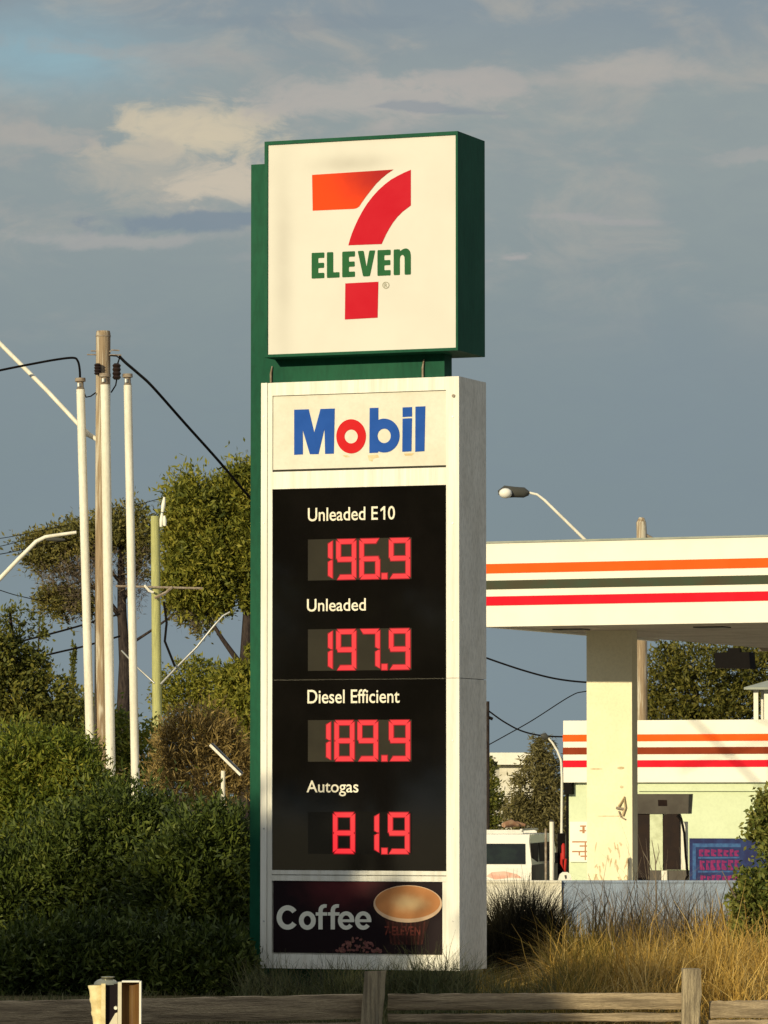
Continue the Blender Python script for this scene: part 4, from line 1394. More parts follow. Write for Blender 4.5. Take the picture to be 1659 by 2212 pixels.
cable('black cable sagging from behind the sign to the canopy column', [(980, 1395), (1047, 1420), (1130, 1448), (1200, 1466), (1270, 1474), (1330, 1473)], 100, .022)
cable('black cable falling to the right from the slim dark pole', [(1056, 1536), (1090, 1560), (1130, 1580), (1180, 1590), (1260, 1592)], 105, .02)
cable('thin cable rising to the right towards the canopy column', [(1050, 1612), (1090, 1590), (1150, 1556), (1230, 1505), (1262, 1494), (1320, 1490)], 108, .014)
cable('thick black cable running from the pole top down behind the price sign', [(259, 771), (272, 784), (300, 808), (330, 836), (400, 915), (470, 993), (540, 1075), (660, 1210)], 78, .026, 90)
cable('black cable entering from the left to the pipe nearest the frame edge', [(-120, 826), (0, 800), (60, 788), (120, 777), (158, 773), (168, 780), (172, 797), (173, 818)], 78, .021)
cable('uppermost of the thin cables left of the flat gum crown', [(-60, 1168), (0, 1163), (50, 1154), (150, 1134)], 135, .012)
cable('second of the thin cables left of the flat gum crown', [(-60, 1188), (0, 1180), (50, 1168), (150, 1150)], 135, .012)
cable('lowest of the thin cables left of the flat gum crown', [(-60, 1204), (0, 1197), (50, 1187), (150, 1165)], 135, .014)
cable('sagging cable below the flat gum crown at the left', [(-40, 1262), (0, 1275), (40, 1287), (100, 1298), (170, 1296)], 120, .013)
cable('upper of two black cables left of the white pipes', [(20, 1392), (62, 1381), (110, 1369), (172, 1352), (260, 1326)], 95, .022)
cable('lower of two black cables left of the white pipes', [(20, 1436), (85, 1419), (130, 1408), (178, 1397), (260, 1374)], 95, .022)
cable('faint thin wire running to the insulators of the yellow green pole', [(280, 1096), (310, 1087), (353, 1075)], 110, .010)

# ------------------------------------------------------------------ utility pole with three white pipes
PY = 78.0
pb_ = at(223, 715, PY)
up = thing('utility_pole', 'weathered timber pole with three white cable pipes strapped round it', 'utility pole', loc=(pb_.x, PY, gz))
s_ = PY / FPX
obj('shaft', MB().tube([(pb_.x, PY, gz), (pb_.x, PY, pb_.z - .05), (pb_.x, PY, pb_.z)], [16.5 * s_, 15.8 * s_, 14.5 * s_], 16), M['pole_wood'], up, world=True, smooth=50)
obj('top_band', MB().tube([(pb_.x, PY, pb_.z - .10), (pb_.x, PY, pb_.z - .075)], 16.6 * s_, 16), M['old_metal'], up, world=True, smooth=50)
for (ut, vt, ub, vb, r, yo) in ((174, 841, 196, 1660, 9.3, -.16), (227, 831, 239, 1660, 10.2, -.24), (276, 832, 292, 1670, 9.0, -.14)):
    a, b = at(ut, vt, PY + yo), at(ub, vb, PY + yo)
    d = (a - b).normalized()
    gb = b - d * ((b.z - gz) / d.z)
    pipe = obj('cable_pipe', MB().tube([gb, b, a], r * s_, 14), M['pale_pipe'], up, world=True, smooth=50)
    obj('cap', MB().tube([a + d * .004, a + d * .02, a + d * .03, a + d * .12, a + d * .13, a + d * .19], [r * s_ * .8, r * s_ * .95, r * s_ * .75, r * s_ * .75, r * s_ * 1.25, r * s_ * 1.2], 12), M['old_metal'], pipe, world=True, smooth=40)
    obj('cap_face', MB().tube([a + d * .04 + Vector((-.02, -r * s_ * .72, 0)), a + d * .10 + Vector((-.02, -r * s_ * .72, 0))], r * s_ * .45, 8), M['steel'], pipe, world=True, smooth=40)
for (uu, v0, v1, r) in ((211, 785, 810, 8), (252, 785, 820, 9.5)):
    mbi = MB()
    zz = np.linspace(0, 1, 9)
    pts = [at(uu, v0 + (v1 - v0) * z, PY - .2) for z in zz]
    mbi.tube(pts, [r * s_ * (1.0 if i % 2 else .78) * (.75 if i in (0, 8) else 1) for i in range(9)], 12)
    obj('insulator', mbi, M['brown_ceramic'], up, world=True, smooth=30)
for vv, x0, x1 in ((758, 196, 240), (766, 188, 262), (756, 240, 258)):
    obj('peg', MB().tube([at(x0, vv, PY - .05), at(x1, vv + 1, PY - .05)], .012, 6), M['old_metal'], up, world=True)
obj('jumper_wire', MB().tube([at(180, 845, PY), at(186, 858, PY), at(196, 856, PY - .1), at(207, 848, PY - .1)], .012, 6), M['black'], up, world=True, smooth=60)
obj('jumper_wire', MB().tube([at(252, 820, PY - .15), at(250, 832, PY - .15), at(240, 848, PY - .15)], .012, 6), M['black'], up, world=True, smooth=60)
obj('jumper_wire', MB().tube([at(238, 768, PY - .1), at(252, 769, PY - .1), at(258, 774, PY - .1), at(254, 786, PY - .15)], .014, 6), M['black'], up, world=True, smooth=60)
obj('lamp_arm', MB().tube([at(-120, 625, PY + .9), at(0, 742, PY + .6), at(100, 842, PY + .3), at(168, 915, PY + .12), at(190, 938, PY + .05), at(212, 951, PY)], [.040, .038, .037, .036, .048, .033], 10), M['pale_pipe'], up, world=True, smooth=60)

# street lamp arm entering at the left
la = [at(u, v, 86) for u, v in ((-140, 1385), (-60, 1308), (0, 1250), (40, 1208), (78, 1170), (98, 1160), (130, 1155), (165, 1150))]
t = thing('street_lamp', 'pale bent lamp arm reaching in front of the flat gum crown', 'street lamp', loc=(la[0].x - .3, 86, gz))
obj('arm', MB().tube(la, [.045, .043, .042, .04, .038, .035, .033, .03], 8), M['pale_pipe'], t, world=True, smooth=60)
obj('pole', MB().tube([(la[0].x, 86, gz), la[0]], [.1, .06], 10), M['pale_pipe'], t, world=True, smooth=60)
obj('lamp_head', MB().tube([at(100, 1166, 86), at(118, 1165, 86), at(140, 1166, 86)], [.02, .045, .02], 8), M['lamp_head'], t, world=True, smooth=60)

# yellow green pole
GY = 108.0
gp = at(335, 1115, GY)
gb_ = at(341, 1690, GY)
t = thing('utility_pole', 'yellow green treated timber pole with crossarm and lamp arms', 'utility pole', loc=(gb_.x, GY, gz))
gs = GY / FPX
obj('shaft', MB().tube([(gb_.x + .02, GY, gz), gb_, gp], [12 * gs, 11 * gs, 9.5 * gs], 14), M['green_pole'], t, world=True, smooth=50)
obj('crossarm', MB().tube([at(250, 1266, GY - .16), at(438, 1271, GY - .16)], .027, 6), M['old_metal'], t, world=True)
obj('crossarm_brace', MB().tube([at(372, 1268, GY - .2), at(358, 1280, GY - .2), at(334, 1292, GY - .2)], .035, 6), M['old_metal'], t, world=True, smooth=50)
obj('crossarm_brace', MB().tube([at(312, 1264, GY - .2), at(322, 1276, GY - .2), at(332, 1280, GY - .2)], .03, 6), M['pale_pipe'], t, world=True, smooth=50)
obj('lamp_arm', MB().tube([at(347, 1478, GY - .1), at(385, 1438, GY), at(425, 1398, GY), at(462, 1352, GY), at(482, 1330, GY), at(497, 1322, GY)], [.027, .026, .025, .024, .023, .02], 8), M['steel'], t, world=True, smooth=60)
obj('lamp_arm', MB().tube([at(334, 1476, GY - .1), at(300, 1445, GY), at(262, 1405, GY)], [.022, .021, .02], 8), M['steel'], t, world=True, smooth=60)
obj('service_wire', MB().tube([at(354, 1300, GY - .1), at(360, 1345, GY - .1), at(356, 1385, GY - .1), at(378, 1440, GY - .1)], .028, 6), M['black'], t, world=True, smooth=60)
for (ua, va, ub, vb) in ((348, 1138, 350, 1108), (356, 1136, 355, 1114), (351, 1106, 355, 1074)):
    obj('insulator', MB().tube([at(ua, va, GY - .1), at((ua + ub) / 2, (va + vb) / 2, GY - .1), at(ub, vb, GY - .1)], [.035, .05, .025], 8), M['white'], t, world=True, smooth=50)

# solar panel on a post
sp0 = at(482, 1665, 74)
t = thing('solar_panel', 'small tilted solar panel on a white post by the dry shrub', 'solar panel', loc=(sp0.x, 74, gz))
obj('post', MB().tube([(sp0.x, 74, gz), (sp0.x, 74, sp0.z)], .034, 8), M['pale_pipe'], t, world=True, smooth=60)
a, b = at(452, 1611, 73.9), at(518, 1676, 73.9)
nrm = Vector((b.z - a.z, 0, -(b.x - a.x))).normalized()
if nrm.z < 0:
    nrm = -nrm
pm = [a, b, b + nrm * .04, a + nrm * .04]
mbp = MB().add([q + Vector((0, -.12, 0)) for q in pm] + [q + Vector((0, .55, 0)) for q in pm], [(0, 1, 2, 3), (7, 6, 5, 4), (0, 4, 5, 1), (3, 2, 6, 7), (1, 5, 6, 2), (0, 3, 7, 4)])
obj('panel', mbp, M['pale_pipe'], t, world=True)
pm2 = [a + nrm * .042, b + nrm * .042, b + nrm * .065, a + nrm * .065]
obj('cell_face', MB().add([q + Vector((0, -.12, 0)) for q in pm2] + [q + Vector((0, .55, 0)) for q in pm2], [(0, 1, 2, 3), (7, 6, 5, 4), (0, 4, 5, 1), (3, 2, 6, 7), (1, 5, 6, 2), (0, 3, 7, 4)]), M['solar'], t, world=True)

# ------------------------------------------------------------------ timber fence
fence = thing('timber_fence', 'weathered low timber fence of sleeper rails and leaning posts along the verge', 'fence', loc=(0, 38.5, -0.55))


def rail(u0, v0, Y0, u1, v1, Y1, h, seed, t=.09):
    obj('rail', MB().timber(at(u0, v0, Y0), at(u1, v1, Y1), h, t, 26, .004, seed), M['fence_wood'], fence, world=True, smooth=40)


rail(-120, 2166, 38.2, 795, 2148, 38.6, .20, 1)
rail(-120, 2226, 38.2, 795, 2208, 38.6, .16, 2)
rail(838, 2148, 38.62, 1478, 2145, 38.5, .132, 3)
rail(838, 2191, 38.60, 1478, 2188, 38.48, .072, 4)
rail(838, 2216, 38.62, 1478, 2213, 38.5, .15, 5)
rail(1532, 2163, 38.5, 1800, 2160, 38.4, .14, 6)
rail(1528, 2204, 38.48, 1800, 2201, 38.38, .15, 7)


def post(u, v, Y, w, d, lean, seed):
    a = at(u, v, Y)
    b = a + Vector((lean, 0, -1.0))
    b.z = -0.75
    obj('post', MB().timber(b, a, w, d, 12, .006, seed), M['post_wood'], fence, world=True, smooth=40)


post(1515, 2094, 38.35, .152, .15, -.02, 11)
post(834, 2098, 38.40, .175, .15, -.09, 12)
post(-130, 2100, 38.1, .15, .15, 0, 13)
post(1830, 2094, 38.3, .15, .15, 0, 14)

# ------------------------------------------------------------------ bollard in front of the fence
BY = 31.0
BF = Frame((at(250, 2212, BY).x, BY, -0.55), 0.0)
bol = thing('bollard', 'cream ribbed bollard with domed cap and brown curved plate in front of the fence', 'bollard', frame=BF)
bxz = lambda u, v: BF.hit(u, v)
sB = BY / FPX
cxl = bxz(211, 2150)[0]
zt_, zb3 = bxz(211, 2128)[1], bxz(211, 2235)[1]
pts, rad = [], []
nseg = 22
for i in range(nseg + 1):
    f = i / nseg
    z = zt_ + (zb3 - zt_) * f
    pts.append((cxl + (6 * sB) * f, 0.02, z))
    rad.append((20 - 7 * f + (1.6 if (i // 2) % 3 == 0 else 0)) * sB)
pts.append((cxl + 8 * sB, 0.02, -.02 + 0.0))
rad.append(13 * sB)
obj('ribbed_post', MB().tube(pts, rad, 18), M['bollard_cream'], bol, smooth=45)
dcx = bxz(229, 2126)[0]
obj('dome_cap', MB().tube([(dcx, .03, bxz(0, 2127)[1]), (dcx, .03, bxz(0, 2122)[1]), (dcx, .03, bxz(0, 2117)[1]), (dcx, .03, bxz(0, 2113.5)[1])], [27 * sB, 25 * sB, 19 * sB, 9 * sB], 20), M['bollard_cap'], bol, smooth=60)
obj('cap_brim', MB().tube([(dcx + .01, .03, bxz(0, 2113)[1]), (dcx + .01, .03, bxz(0, 2110)[1])], [14 * sB, 15 * sB], 18), M['bollard_cap'], bol, smooth=40)
X = lambda u: bxz(u, 2160)[0]
Z = lambda v: bxz(250, v)[1]
obj('edge_strip', MB().box(X(220), X(229), -.07, -.035, 0, Z(2124)), M['bollard_cream'], bol)
obj('recess_plate', MB().box(X(229) + .001, X(257), -.03, -.01, 0, Z(2125)), M['bollard_dark'], bol)
obj('knob', MB().tube([(X(251), -.06, Z(2177)), (X(251), -.031, Z(2177))], [.010, .014], 10), M['fascia'], bol, smooth=60)
obj('gusset', MB().prism([(X(229), Z(2225)), (X(255), Z(2225)), (X(255), Z(2186)), (X(250), Z(2188))], -.06, -.034), M['bollard_pale'], bol)
obj('frame_upright', MB().box(X(256), X(264), -.08, .02, 0, Z(2121)), M['bollard_pale'], bol)
obj('frame_upright', MB().box(X(302), X(306), -.08, .02, 0, Z(2119)), M['fascia'], bol)
obj('frame_top', MB().box(X(264) + .001, X(302) - .001, -.08, .02, Z(2121), Z(2118)), M['fascia'], bol)
cur = MB()
nn = 12
for i in range(nn + 1):
    f = i / nn
    x = X(264) + (X(302) - X(264)) * f + (.001 if i == 0 else 0)
    y = -.055 + .05 * math.cos((f - .5) * math.pi) ** 1.0 * 1.0
    cur.v += [(x, y, 0), (x, y, Z(2121) - .002), (x, y + .012, 0), (x, y + .012, Z(2121) - .002)]
for i in range(nn):
    a = 4 * i
    cur.f += [(a, a + 4, a + 5, a + 1), (a + 2, a + 3, a + 7, a + 6), (a + 1, a + 5, a + 7, a + 3), (a, a + 2, a + 6, a + 4)]
obj('curved_plate', cur, M['bollard_brown'], bol, smooth=50)


# ------------------------------------------------------------------ trees
def tree(name, label, base_uv, Y, lobes, n, L, W, m, trunk=None, mb=None, group=None, cat='tree', extra=None, **k):
    b = at(base_uv[0], base_uv[1], Y)
    t = thing(name, label, cat, loc=(b.x, Y, gz), group=group)
    lob = [px_lobe(*(l[:4]), l[4] if len(l) > 4 else Y, l[5] if len(l) > 5 else 1.0) for l in lobes]
    foliage('crown', lob, n, L, W, m, t, **k)
    if trunk:
        paths = []
        for pth, r0, r1 in trunk:
            pts = [at(u, v, Y) for u, v in pth]
            if pth[0] == base_uv:
                pts[0].z = gz
            nr = len(pts)
            paths.append((pts, [r0 + (r1 - r0) * i / (nr - 1) for i in range(nr)]))
        limbs('trunk', paths, mb or M['bark'], t)
    return t


BG = 'trees behind the poles'
t = tree('cypress_tree', 'tall dense olive tree half hidden behind the price sign', (520, 1720), 125,
         [(425, 1105, 62, 80), (395, 1170, 45, 70), (455, 1190, 62, 85), (380, 1250, 34, 62), (505, 1090, 48, 72), (545, 1070, 46, 66), (540, 1190, 46, 100), (425, 1262, 55, 55), (470, 1280, 40, 45), (540, 1290, 30, 40)],
         52000, .19, .06, L_OLIVE, trunk=[((520, 1720), (530, 1500), (540, 1300)), ] and [(((520, 1720)), )] if False else [(((520, 1720), (528, 1500), (540, 1250)), .28, .12), (((530, 1450), (480, 1380), (430, 1300)), .09, .03)], csize=.26, per=110, shell=.6, up=.35, group=BG)
t = tree('cypress_tree', 'lower olive green tree beside the sign under the lamp arm', (530, 1720), 118,
         [(505, 1470, 42, 45), (535, 1530, 60, 80), (490, 1540, 45, 50), (550, 1450, 30, 50)], 11000, .18, .06, L_OLIVE, trunk=[(((530, 1720), (532, 1600), (530, 1450)), .14, .05)], up=.3, group=BG)
t = tree('gum_tree', 'flat topped gum tree with bare grey twigs and a dark trunk behind the white pipes', (268, 1720), 140,
         [(85, 1190, 45, 38), (130, 1172, 60, 38), (190, 1160, 60, 45), (245, 1140, 60, 45), (300, 1150, 48, 55), (150, 1215, 60, 28, 140, .5), (120, 1295, 40, 38), (165, 1305, 45, 38), (300, 1215, 30, 40, 140, .6), (400, 1300, 35, 40), (440, 1330, 30, 40)],
         19000, .17, .065, L_GUM,
         trunk=[(((268, 1720), (266, 1560), (270, 1430), (264, 1330), (262, 1230), (262, 1150)), .25, .08), (((267, 1500), (300, 1580), (310, 1640)), .06, .03), (((266, 1340), (220, 1280), (150, 1235), (95, 1205)), .09, .02),
                (((264, 1300), (300, 1230), (318, 1170)), .08, .02), (((262, 1260), (210, 1200), (190, 1170)), .06, .02), (((240, 1310), (190, 1320), (150, 1305)), .05, .015),
                (((268, 1400), (330, 1360), (400, 1310), (440, 1320)), .05, .015), (((180, 1255), (120, 1275), (90, 1290)), .03, .01)], csize=.24, per=60, up=.15, group=BG)
lob = [px_lobe(u, v, ru, rv, 139.5) for u, v, ru, rv in ((130, 1240, 62, 36), (180, 1225, 55, 40), (225, 1215, 45, 60), (295, 1240, 30, 80), (410, 1320, 40, 40), (175, 1285, 45, 50))]
foliage('twigs', lob, 4800, .24, .018, L_TWIG, t, per=14, csize=.2, shell=.2)
t = tree('tree', 'loose dark green tree at the left edge below the lamp arm', (40, 1720), 92,
         [(20, 1340, 40, 40, 92, .30), (75, 1360, 26, 40, 92, .30), (15, 1420, 50, 60), (75, 1440, 40, 40), (30, 1500, 70, 60), (110, 1500, 45, 45), (-30, 1440, 50, 100), (80, 1560, 80, 60), (160, 1550, 45, 55)],
         15000, .12, .055, L_DARK, trunk=[(((40, 1720), (38, 1560), (30, 1400), (20, 1310)), .12, .02), (((38, 1540), (80, 1460), (85, 1350)), .05, .012), (((34, 1470), (0, 1380), (-20, 1330)), .04, .01)], csize=.2, group=BG)
t = tree('conifer', 'small distant pointed conifer between the two left cables', (159, 1720), 160, [(159, 1450, 10, 50), (159, 1410, 6, 40), (159, 1380, 3, 18)], 700, .13, .05, L_DARK, trunk=[(((159, 1720), (159, 1400)), .1, .02)], group=BG)
t = tree('tree', 'bushy green tree standing behind the lower ends of the white pipes', (240, 1720), 96,
         [(220, 1590, 60, 70), (170, 1620, 60, 60), (260, 1640, 60, 60), (310, 1620, 45, 70), (215, 1530, 30, 40, 96, .5)], 9000, .11, .05, L_HEDGE, trunk=[(((240, 1720), (235, 1640), (220, 1540)), .1, .03)], group=BG)
t = tree('tree', 'low dark tree between the yellow green pole and the sign', (430, 1720), 130,
         [(400, 1470, 60, 48), (460, 1480, 60, 55), (370, 1500, 40, 50), (430, 1540, 90, 60), (510, 1590, 40, 60)], 8000, .14, .06, L_OLIVE, trunk=[(((430, 1720), (430, 1560), (420, 1470)), .14, .04)], group=BG)
t = tree('dry_shrub', 'brown dry shrub with bare stalks around the solar panel', (430, 1745), 80,
         [(420, 1590, 70, 65), (375, 1620, 40, 65), (480, 1620, 50, 70), (430, 1680, 110, 60), (520, 1660, 40, 60)], 11000, .17, .026, L_BROWN,
         trunk=[(((430, 1745), (420, 1620), (400, 1540)), .05, .012), (((430, 1745), (470, 1620), (500, 1560)), .05, .012), (((430, 1745), (365, 1650), (352, 1580)), .04, .01)], mb=M['branch'], cat='shrub', per=18, csize=.22, up=.5)

# hedge
hedge_defs = [
    ('tall_shrub', 'tall bright green shrub at the left edge below the trees', 56, (90, 2150),
     [(40, 1700, 90, 110), (130, 1670, 80, 80), (-40, 1720, 80, 140), (190, 1720, 70, 80), (60, 1800, 140, 110), (150, 1640, 50, 45), (90, 1610, 60, 50, 56, .6)], 26000),
    ('hedge_shrub', 'broad dark shrub in shade in front of the white pipes', 50.5, (240, 2150),
     [(250, 1800, 130, 105), (340, 1830, 110, 120), (150, 1880, 140, 130), (60, 1930, 130, 130), (260, 1960, 180, 140), (100, 2060, 170, 110), (-20, 2000, 80, 150), (330, 2080, 150, 90), (210, 2110, 200, 60)], 42000),
    ('hedge_shrub', 'dense dark shrub touching the green slab of the sign', 47.5, (450, 2150),
     [(440, 1850, 95, 115), (500, 1830, 50, 90), (390, 1930, 110, 120), (480, 1960, 80, 130), (430, 2050, 130, 100), (520, 2060, 50, 90), (520, 1900, 40, 100)], 26000),
    ('low_shrub', 'low dark scrub along the foot of the shrubs above the fence', 44.6, (200, 2150),
     [(u_, 2090 + 14 * math.sin(u_), 62, 88) for u_ in range(-80, 500, 62)] + [(525, 2115, 42, 55)], 34000)]
for nm, lb2, Y, bs, lbs, n in hedge_defs:
    b = at(bs[0], bs[1], Y)
    t = thing(nm, lb2, 'shrub', loc=(b.x, Y, 0), group='shrubs left of the price sign')
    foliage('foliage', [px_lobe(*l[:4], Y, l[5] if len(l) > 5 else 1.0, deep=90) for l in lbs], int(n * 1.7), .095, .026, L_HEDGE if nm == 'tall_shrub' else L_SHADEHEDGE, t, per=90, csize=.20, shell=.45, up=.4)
    pths = []
    for i in range(5):
        a = Vector((b.x + random.uniform(-.4, .4), Y + .45 + random.uniform(-.1, .1), 0))
        pths.append(([a, a + Vector((random.uniform(-.2, .2), 0, .12)), a + Vector((random.uniform(-.4, .4), 0, .34 if nm == 'low_shrub' else .95))], [.035, .028, .012]))
    limbs('stems', pths, M['branch'], t)

# right hand bush
b = at(1640, 2150, 46.5)
t = thing('garden_bush', 'bright leafy bush at the right edge in front of the poster', 'bush', loc=(b.x, 46.5, 0))
foliage('foliage', [px_lobe(u, v, ru, rv, 46.5, w, deep=60) for u, v, ru, rv, w in ((1665, 1740, 42, 42, 1), (1650, 1780, 42, 40, 1), (1690, 1800, 60, 90, 1), (1640, 1810, 34, 22, .7), (1655, 1895, 55, 40, 1), (1625, 1905, 38, 30, 1), (1610, 1955, 40, 50, 1), (1660, 1970, 70, 80, 1), (1600, 2010, 34, 40, 1), (1700, 1930, 60, 160, 1), (1640, 2060, 60, 70, .8))],
        13000, .062, .034, L_BUSH, t, per=20, csize=.17, shell=.4, up=.2)
limbs('stems', [([(b.x, 46.5, 0), at(1650, 1990, 46.5), at(1640, 1880, 46.5)], [.03, .022, .008]), ([(b.x + .1, 46.5, 0), at(1680, 1900, 46.5), at(1668, 1760, 46.5)], [.03, .022, .008]),
                ([(b.x, 46.5, 0), at(1600, 1960, 46.4), at(1560, 1882, 46.3)], [.02, .014, .004])], M['branch'], t)

t = tree('casuarina_tree', 'drooping grey green tree between the warehouse and the shop', (1165, 1790), 112,
         [(1172, 1615, 28, 28), (1165, 1650, 42, 40), (1185, 1690, 36, 60), (1145, 1710, 50, 50), (1120, 1755, 45, 40), (1190, 1760, 45, 45), (1160, 1790, 70, 40)], 9000, .17, .035, L_CASU,
         trunk=[(((1165, 1790), (1165, 1700), (1168, 1610)), .12, .03)], up=-.5, csize=.17, group='trees behind the forecourt')
t = tree('tree', 'dark tree close to the right edge of the price sign', (1050, 1790), 118,
         [(1050, 1680, 25, 45), (1045, 1720, 40, 50), (1065, 1755, 38, 40), (1030, 1770, 60, 40)], 4500, .12, .05, L_DARK, trunk=[(((1050, 1790), (1050, 1700)), .12, .05)], group='trees behind the forecourt')
t = tree('tree', 'broad green tree seen through the gap under the canopy', (1500, 1720), 150,
         [(1440, 1450, 55, 60), (1430, 1510, 50, 50), (1500, 1440, 80, 60), (1520, 1510, 90, 60), (1600, 1450, 60, 60), (1590, 1520, 60, 50), (1660, 1440, 70, 80), (1450, 1560, 70, 60), (1560, 1560, 90, 60)], 17000, .19, .07, L_DEEPOLIVE,
         trunk=[(((1500, 1720), (1500, 1600), (1505, 1480)), .22, .08)], group='trees behind the forecourt')

# far belt of trees closing the horizon behind everything
lob = []
for i in range(44):
    u = -600 + i * 75
    lob.append(px_lobe(u, 1690 + 14 * math.sin(i * 1.9), 62, 26 + 9 * math.sin(i * 2.7), 330 + 20 * math.sin(i), 1.0))
pos, ax, L_, W_ = crown(lob, 14000, .45, .22)
far_me = leaf_mesh('far_treeline', pos, ax, L_, W_)
structure(obj('far_treeline', far_me, L_DARK), 'stuff')

# street trees across the road: they stand outside the picture and shade the hedge and the fence
for (x, y, h, r, lab) in ((-15.6, 23.2, 6.75, 1.9, 'leafy street tree on the near verge shading the price sign foot'), (-15.6, 16.2, 6.6, 2.4, 'round leafy street tree across the road shading the fence'),
                          (-18.9, 24.0, 6.9, 2.3, 'wide leafy street tree on the near verge shading the shrubs')):
    t = thing('street_tree', lab, 'tree', loc=(x, y, -.55), group='street trees by the road')
    lob = [(Vector((x + r * .45 * math.cos(a), y + r * .45 * math.sin(a), h - .2 + .35 * r * math.sin(a * 2.3))), (r * .62, r * .62, r * .55), 1.0) for a in np.linspace(0, 6.28, 7, endpoint=False)]
    lob.append((Vector((x, y, h)), (r * .7, r * .7, r * .7), 1.4))
    foliage('crown', lob, 16000, .32, .17, L_DARK, t, shell=.05)
    limbs('trunk', [([(x, y, -.55), (x, y, h - 2.2), (x, y, h)], [.16, .13, .05])], M['bark'], t)

# trees across the road that the glossy price board mirrors
for (x, y, h, r, lab) in ((-44, -2, 3.9, 3.2, 'rounded tree across the road mirrored in the lower price board'), (-50, -2, 2.4, 2.6, 'lower round tree across the road next to the mirrored one'),
                          (-37.5, -6, 4.6, 2.3, 'taller slim tree across the road mirrored at the price board edge')):
    t = thing('roadside_tree', lab, 'tree', loc=(x, y, -.55), group='trees across the road')
    lob = [(Vector((x + r * .5 * math.cos(a), y + r * .5 * math.sin(a), h + .3 * r * math.sin(a * 1.7))), (r * .6, r * .6, r * .5), 1.0) for a in np.linspace(0, 6.28, 6, endpoint=False)]
    lob.append((Vector((x, y, h + .3)), (r * .75, r * .75, r * .8), 1.4))
    foliage('crown', lob, 5000, .5, .26, L_DARK, t, shell=.2)
    limbs('trunk', [([(x, y, -.55), (x, y, h - 1), (x, y, h)], [.2, .16, .08])], M['bark'], t)

# ------------------------------------------------------------------ grass
def px_ground(u, Y):
    return (u - 829.5) / FPX * Y


def grass_field(name, n, u0, u1, Y0, Y1, hfun, width, lean, m, keep=None, curl=.35):
    u = rng.uniform(u0, u1, n)
    Y = rng.uniform(Y0, Y1, n)
    x = (u - 829.5) / FPX * Y
    z = np.array([ground_z(0, y) for y in Y])
    h = hfun(u, Y) * rng.uniform(.45, 1.15, n)
    if keep is not None:
        k = keep(u, Y)
        x, Y, z, h = x[k], Y[k], z[k], h[k]
    me = blades(np.stack([x, Y, z - .02], 1), h, lean, width, 3, curl)
    return structure(obj(name, me, m), 'stuff')


wav = lambda u: .5 + .5 * np.sin(u / 37.0) * np.sin(u / 91.0 + 1.3)


def tufts(name, n_tuft, per, u0, u1, Y0, Y1, hfun, width, lean, m, curl=.5, spread=.10, bend=.0):
    """grass growing in tufts whose blades fan outwards"""
    u = rng.uniform(u0, u1, n_tuft)
    Y = rng.uniform(Y0, Y1, n_tuft)
    x = (u - 829.5) / FPX * Y
    z = np.array([ground_z(0, y) for y in Y])
    h = hfun(u, Y) * rng.uniform(.6, 1.2, n_tuft)
    k = n_tuft * per
    off = rng.normal(size=(n_tuft, per, 2)) * spread
    P = np.empty((n_tuft, per, 3))
    P[..., 0] = x[:, None] + off[..., 0]
    P[..., 1] = Y[:, None] + off[..., 1]
    P[..., 2] = z[:, None] - .02
    H = (h[:, None] * rng.uniform(.35, 1.1, (n_tuft, per))).ravel()
    me = blades(P.reshape(-1, 3), H, lean, width, 4, curl)
    return structure(obj(name, me, m), 'stuff')


hgt = lambda u, Y: .44 + .44 * wav(u) + .24 * np.clip((u - 1330) / 60., 0, 1) - .25 * np.exp(-((u - 1310) / 40.) ** 2)
tufts('dry_grass', 470, 60, 1205, 1780, 41.0, 51, hgt, .015, 1.2, L_STRAW, curl=.9)
tufts('straw_stalks', 120, 9, 1230, 1760, 42, 52, lambda u, Y: .70 + .25 * wav(u), .008, .8, L_STRAW, curl=.6)
tufts('bent_straw', 260, 12, 1260, 1760, 40.5, 44, lambda u, Y: .55 + .25 * wav(u), .016, 1.9, L_STRAW, curl=1.1)
tufts('green_grass', 170, 55, 1030, 1420, 41, 48, lambda u, Y: .20 + .62 * np.exp(-((u - 1262) / 62.) ** 2), .011, .6, L_GREENGRASS, curl=.5)
tufts('green_grass_clumps', 40, 55, 1400, 1640, 44, 50, lambda u, Y: .55 + 0 * u, .012, .6, L_GREENGRASS, curl=.5)
grass_field('verge_grass', 16000, -120, 1800, 39.0, 43.2, lambda u, Y: np.where(u < 520, .12, .30) + np.where(u < 520, .05, .16) * wav(u * 1.7), .010, .6, L_WEED)
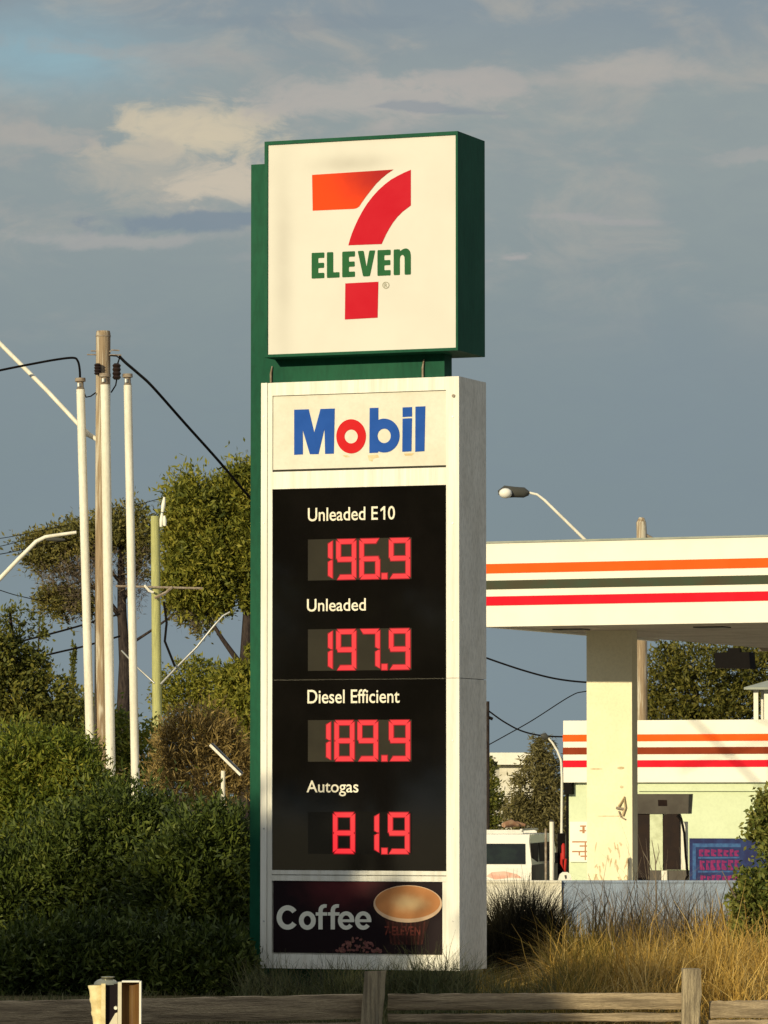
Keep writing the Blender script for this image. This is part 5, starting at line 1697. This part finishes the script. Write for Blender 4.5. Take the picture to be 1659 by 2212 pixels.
tufts('weeds', 90, 34, 545, 1010, 42.2, 43.5, lambda u, Y: .42 + .26 * np.clip((u - 780) / 180, 0, 1) * wav(u * 3) + .12 * wav(u * 2.2), .009, .7, L_WEED, curl=.5, spread=.07)
tufts('dark_weeds', 60, 26, 550, 1005, 42.6, 43.6, lambda u, Y: .36 + .22 * np.clip((u - 780) / 180, 0, 1) * wav(u * 3) + .10 * wav(u * 2.2), .013, .8, L_DARKWEED, curl=.5, spread=.08)
tufts('dry_stems', 70, 16, 1290, 1600, 52, 59, lambda u, Y: .75 + .75 * np.exp(-((u - 1400) / 60.) ** 2), .010, .7, L_TWIG, curl=.5, spread=.14)
tufts('brown_weeds', 90, 34, 1200, 1740, 40.6, 47, lambda u, Y: .34 + .28 * wav(u * 1.4 + 40), .016, 1.2, L_BROWN, curl=.8, spread=.10)
tufts('seed_heads', 70, 8, 1240, 1700, 46, 52, lambda u, Y: .85 + .3 * wav(u), .022, .35, L_TWIG, curl=.35, spread=.16)
# dark tussock beside the sign
tc_ = at(1130, 2120, 49.5)
t = thing('tussock', 'dark spiky tussock right of the price sign', 'plant', loc=(tc_.x, 49.5, 0))
n = 4200
a = rng.uniform(0, 6.283, n)
rr_ = np.sqrt(rng.uniform(0, 1, n))
pts = np.stack([rr_ * np.cos(a) * .42, rr_ * np.sin(a) * .3, np.zeros(n)], 1)
me = blades(pts, rng.uniform(.50, 1.22, n) * (1.05 - .35 * rr_), .46, .013, 4, .35)
obj('blades', me, L_TUSSOCK, t)
# bare twigs by the pump
b = at(1420, 2100, 58)
t = thing('bare_sapling', 'thin bare twig standing in front of the fuel pump', 'sapling', loc=(b.x, 58, 0))
tw = lambda *pp: [at(u, v, 58) for u, v in pp]
limbs('stem', [(tw((1420, 2080), (1418, 1950), (1416, 1860), (1408, 1815)), [.014, .011, .008, .004]), (tw((1416, 1870), (1424, 1840), (1421, 1822)), [.007, .005, .003]), (tw((1417, 1900), (1400, 1860), (1388, 1838)), [.007, .005, .003])], M['branch'], t, n=5)
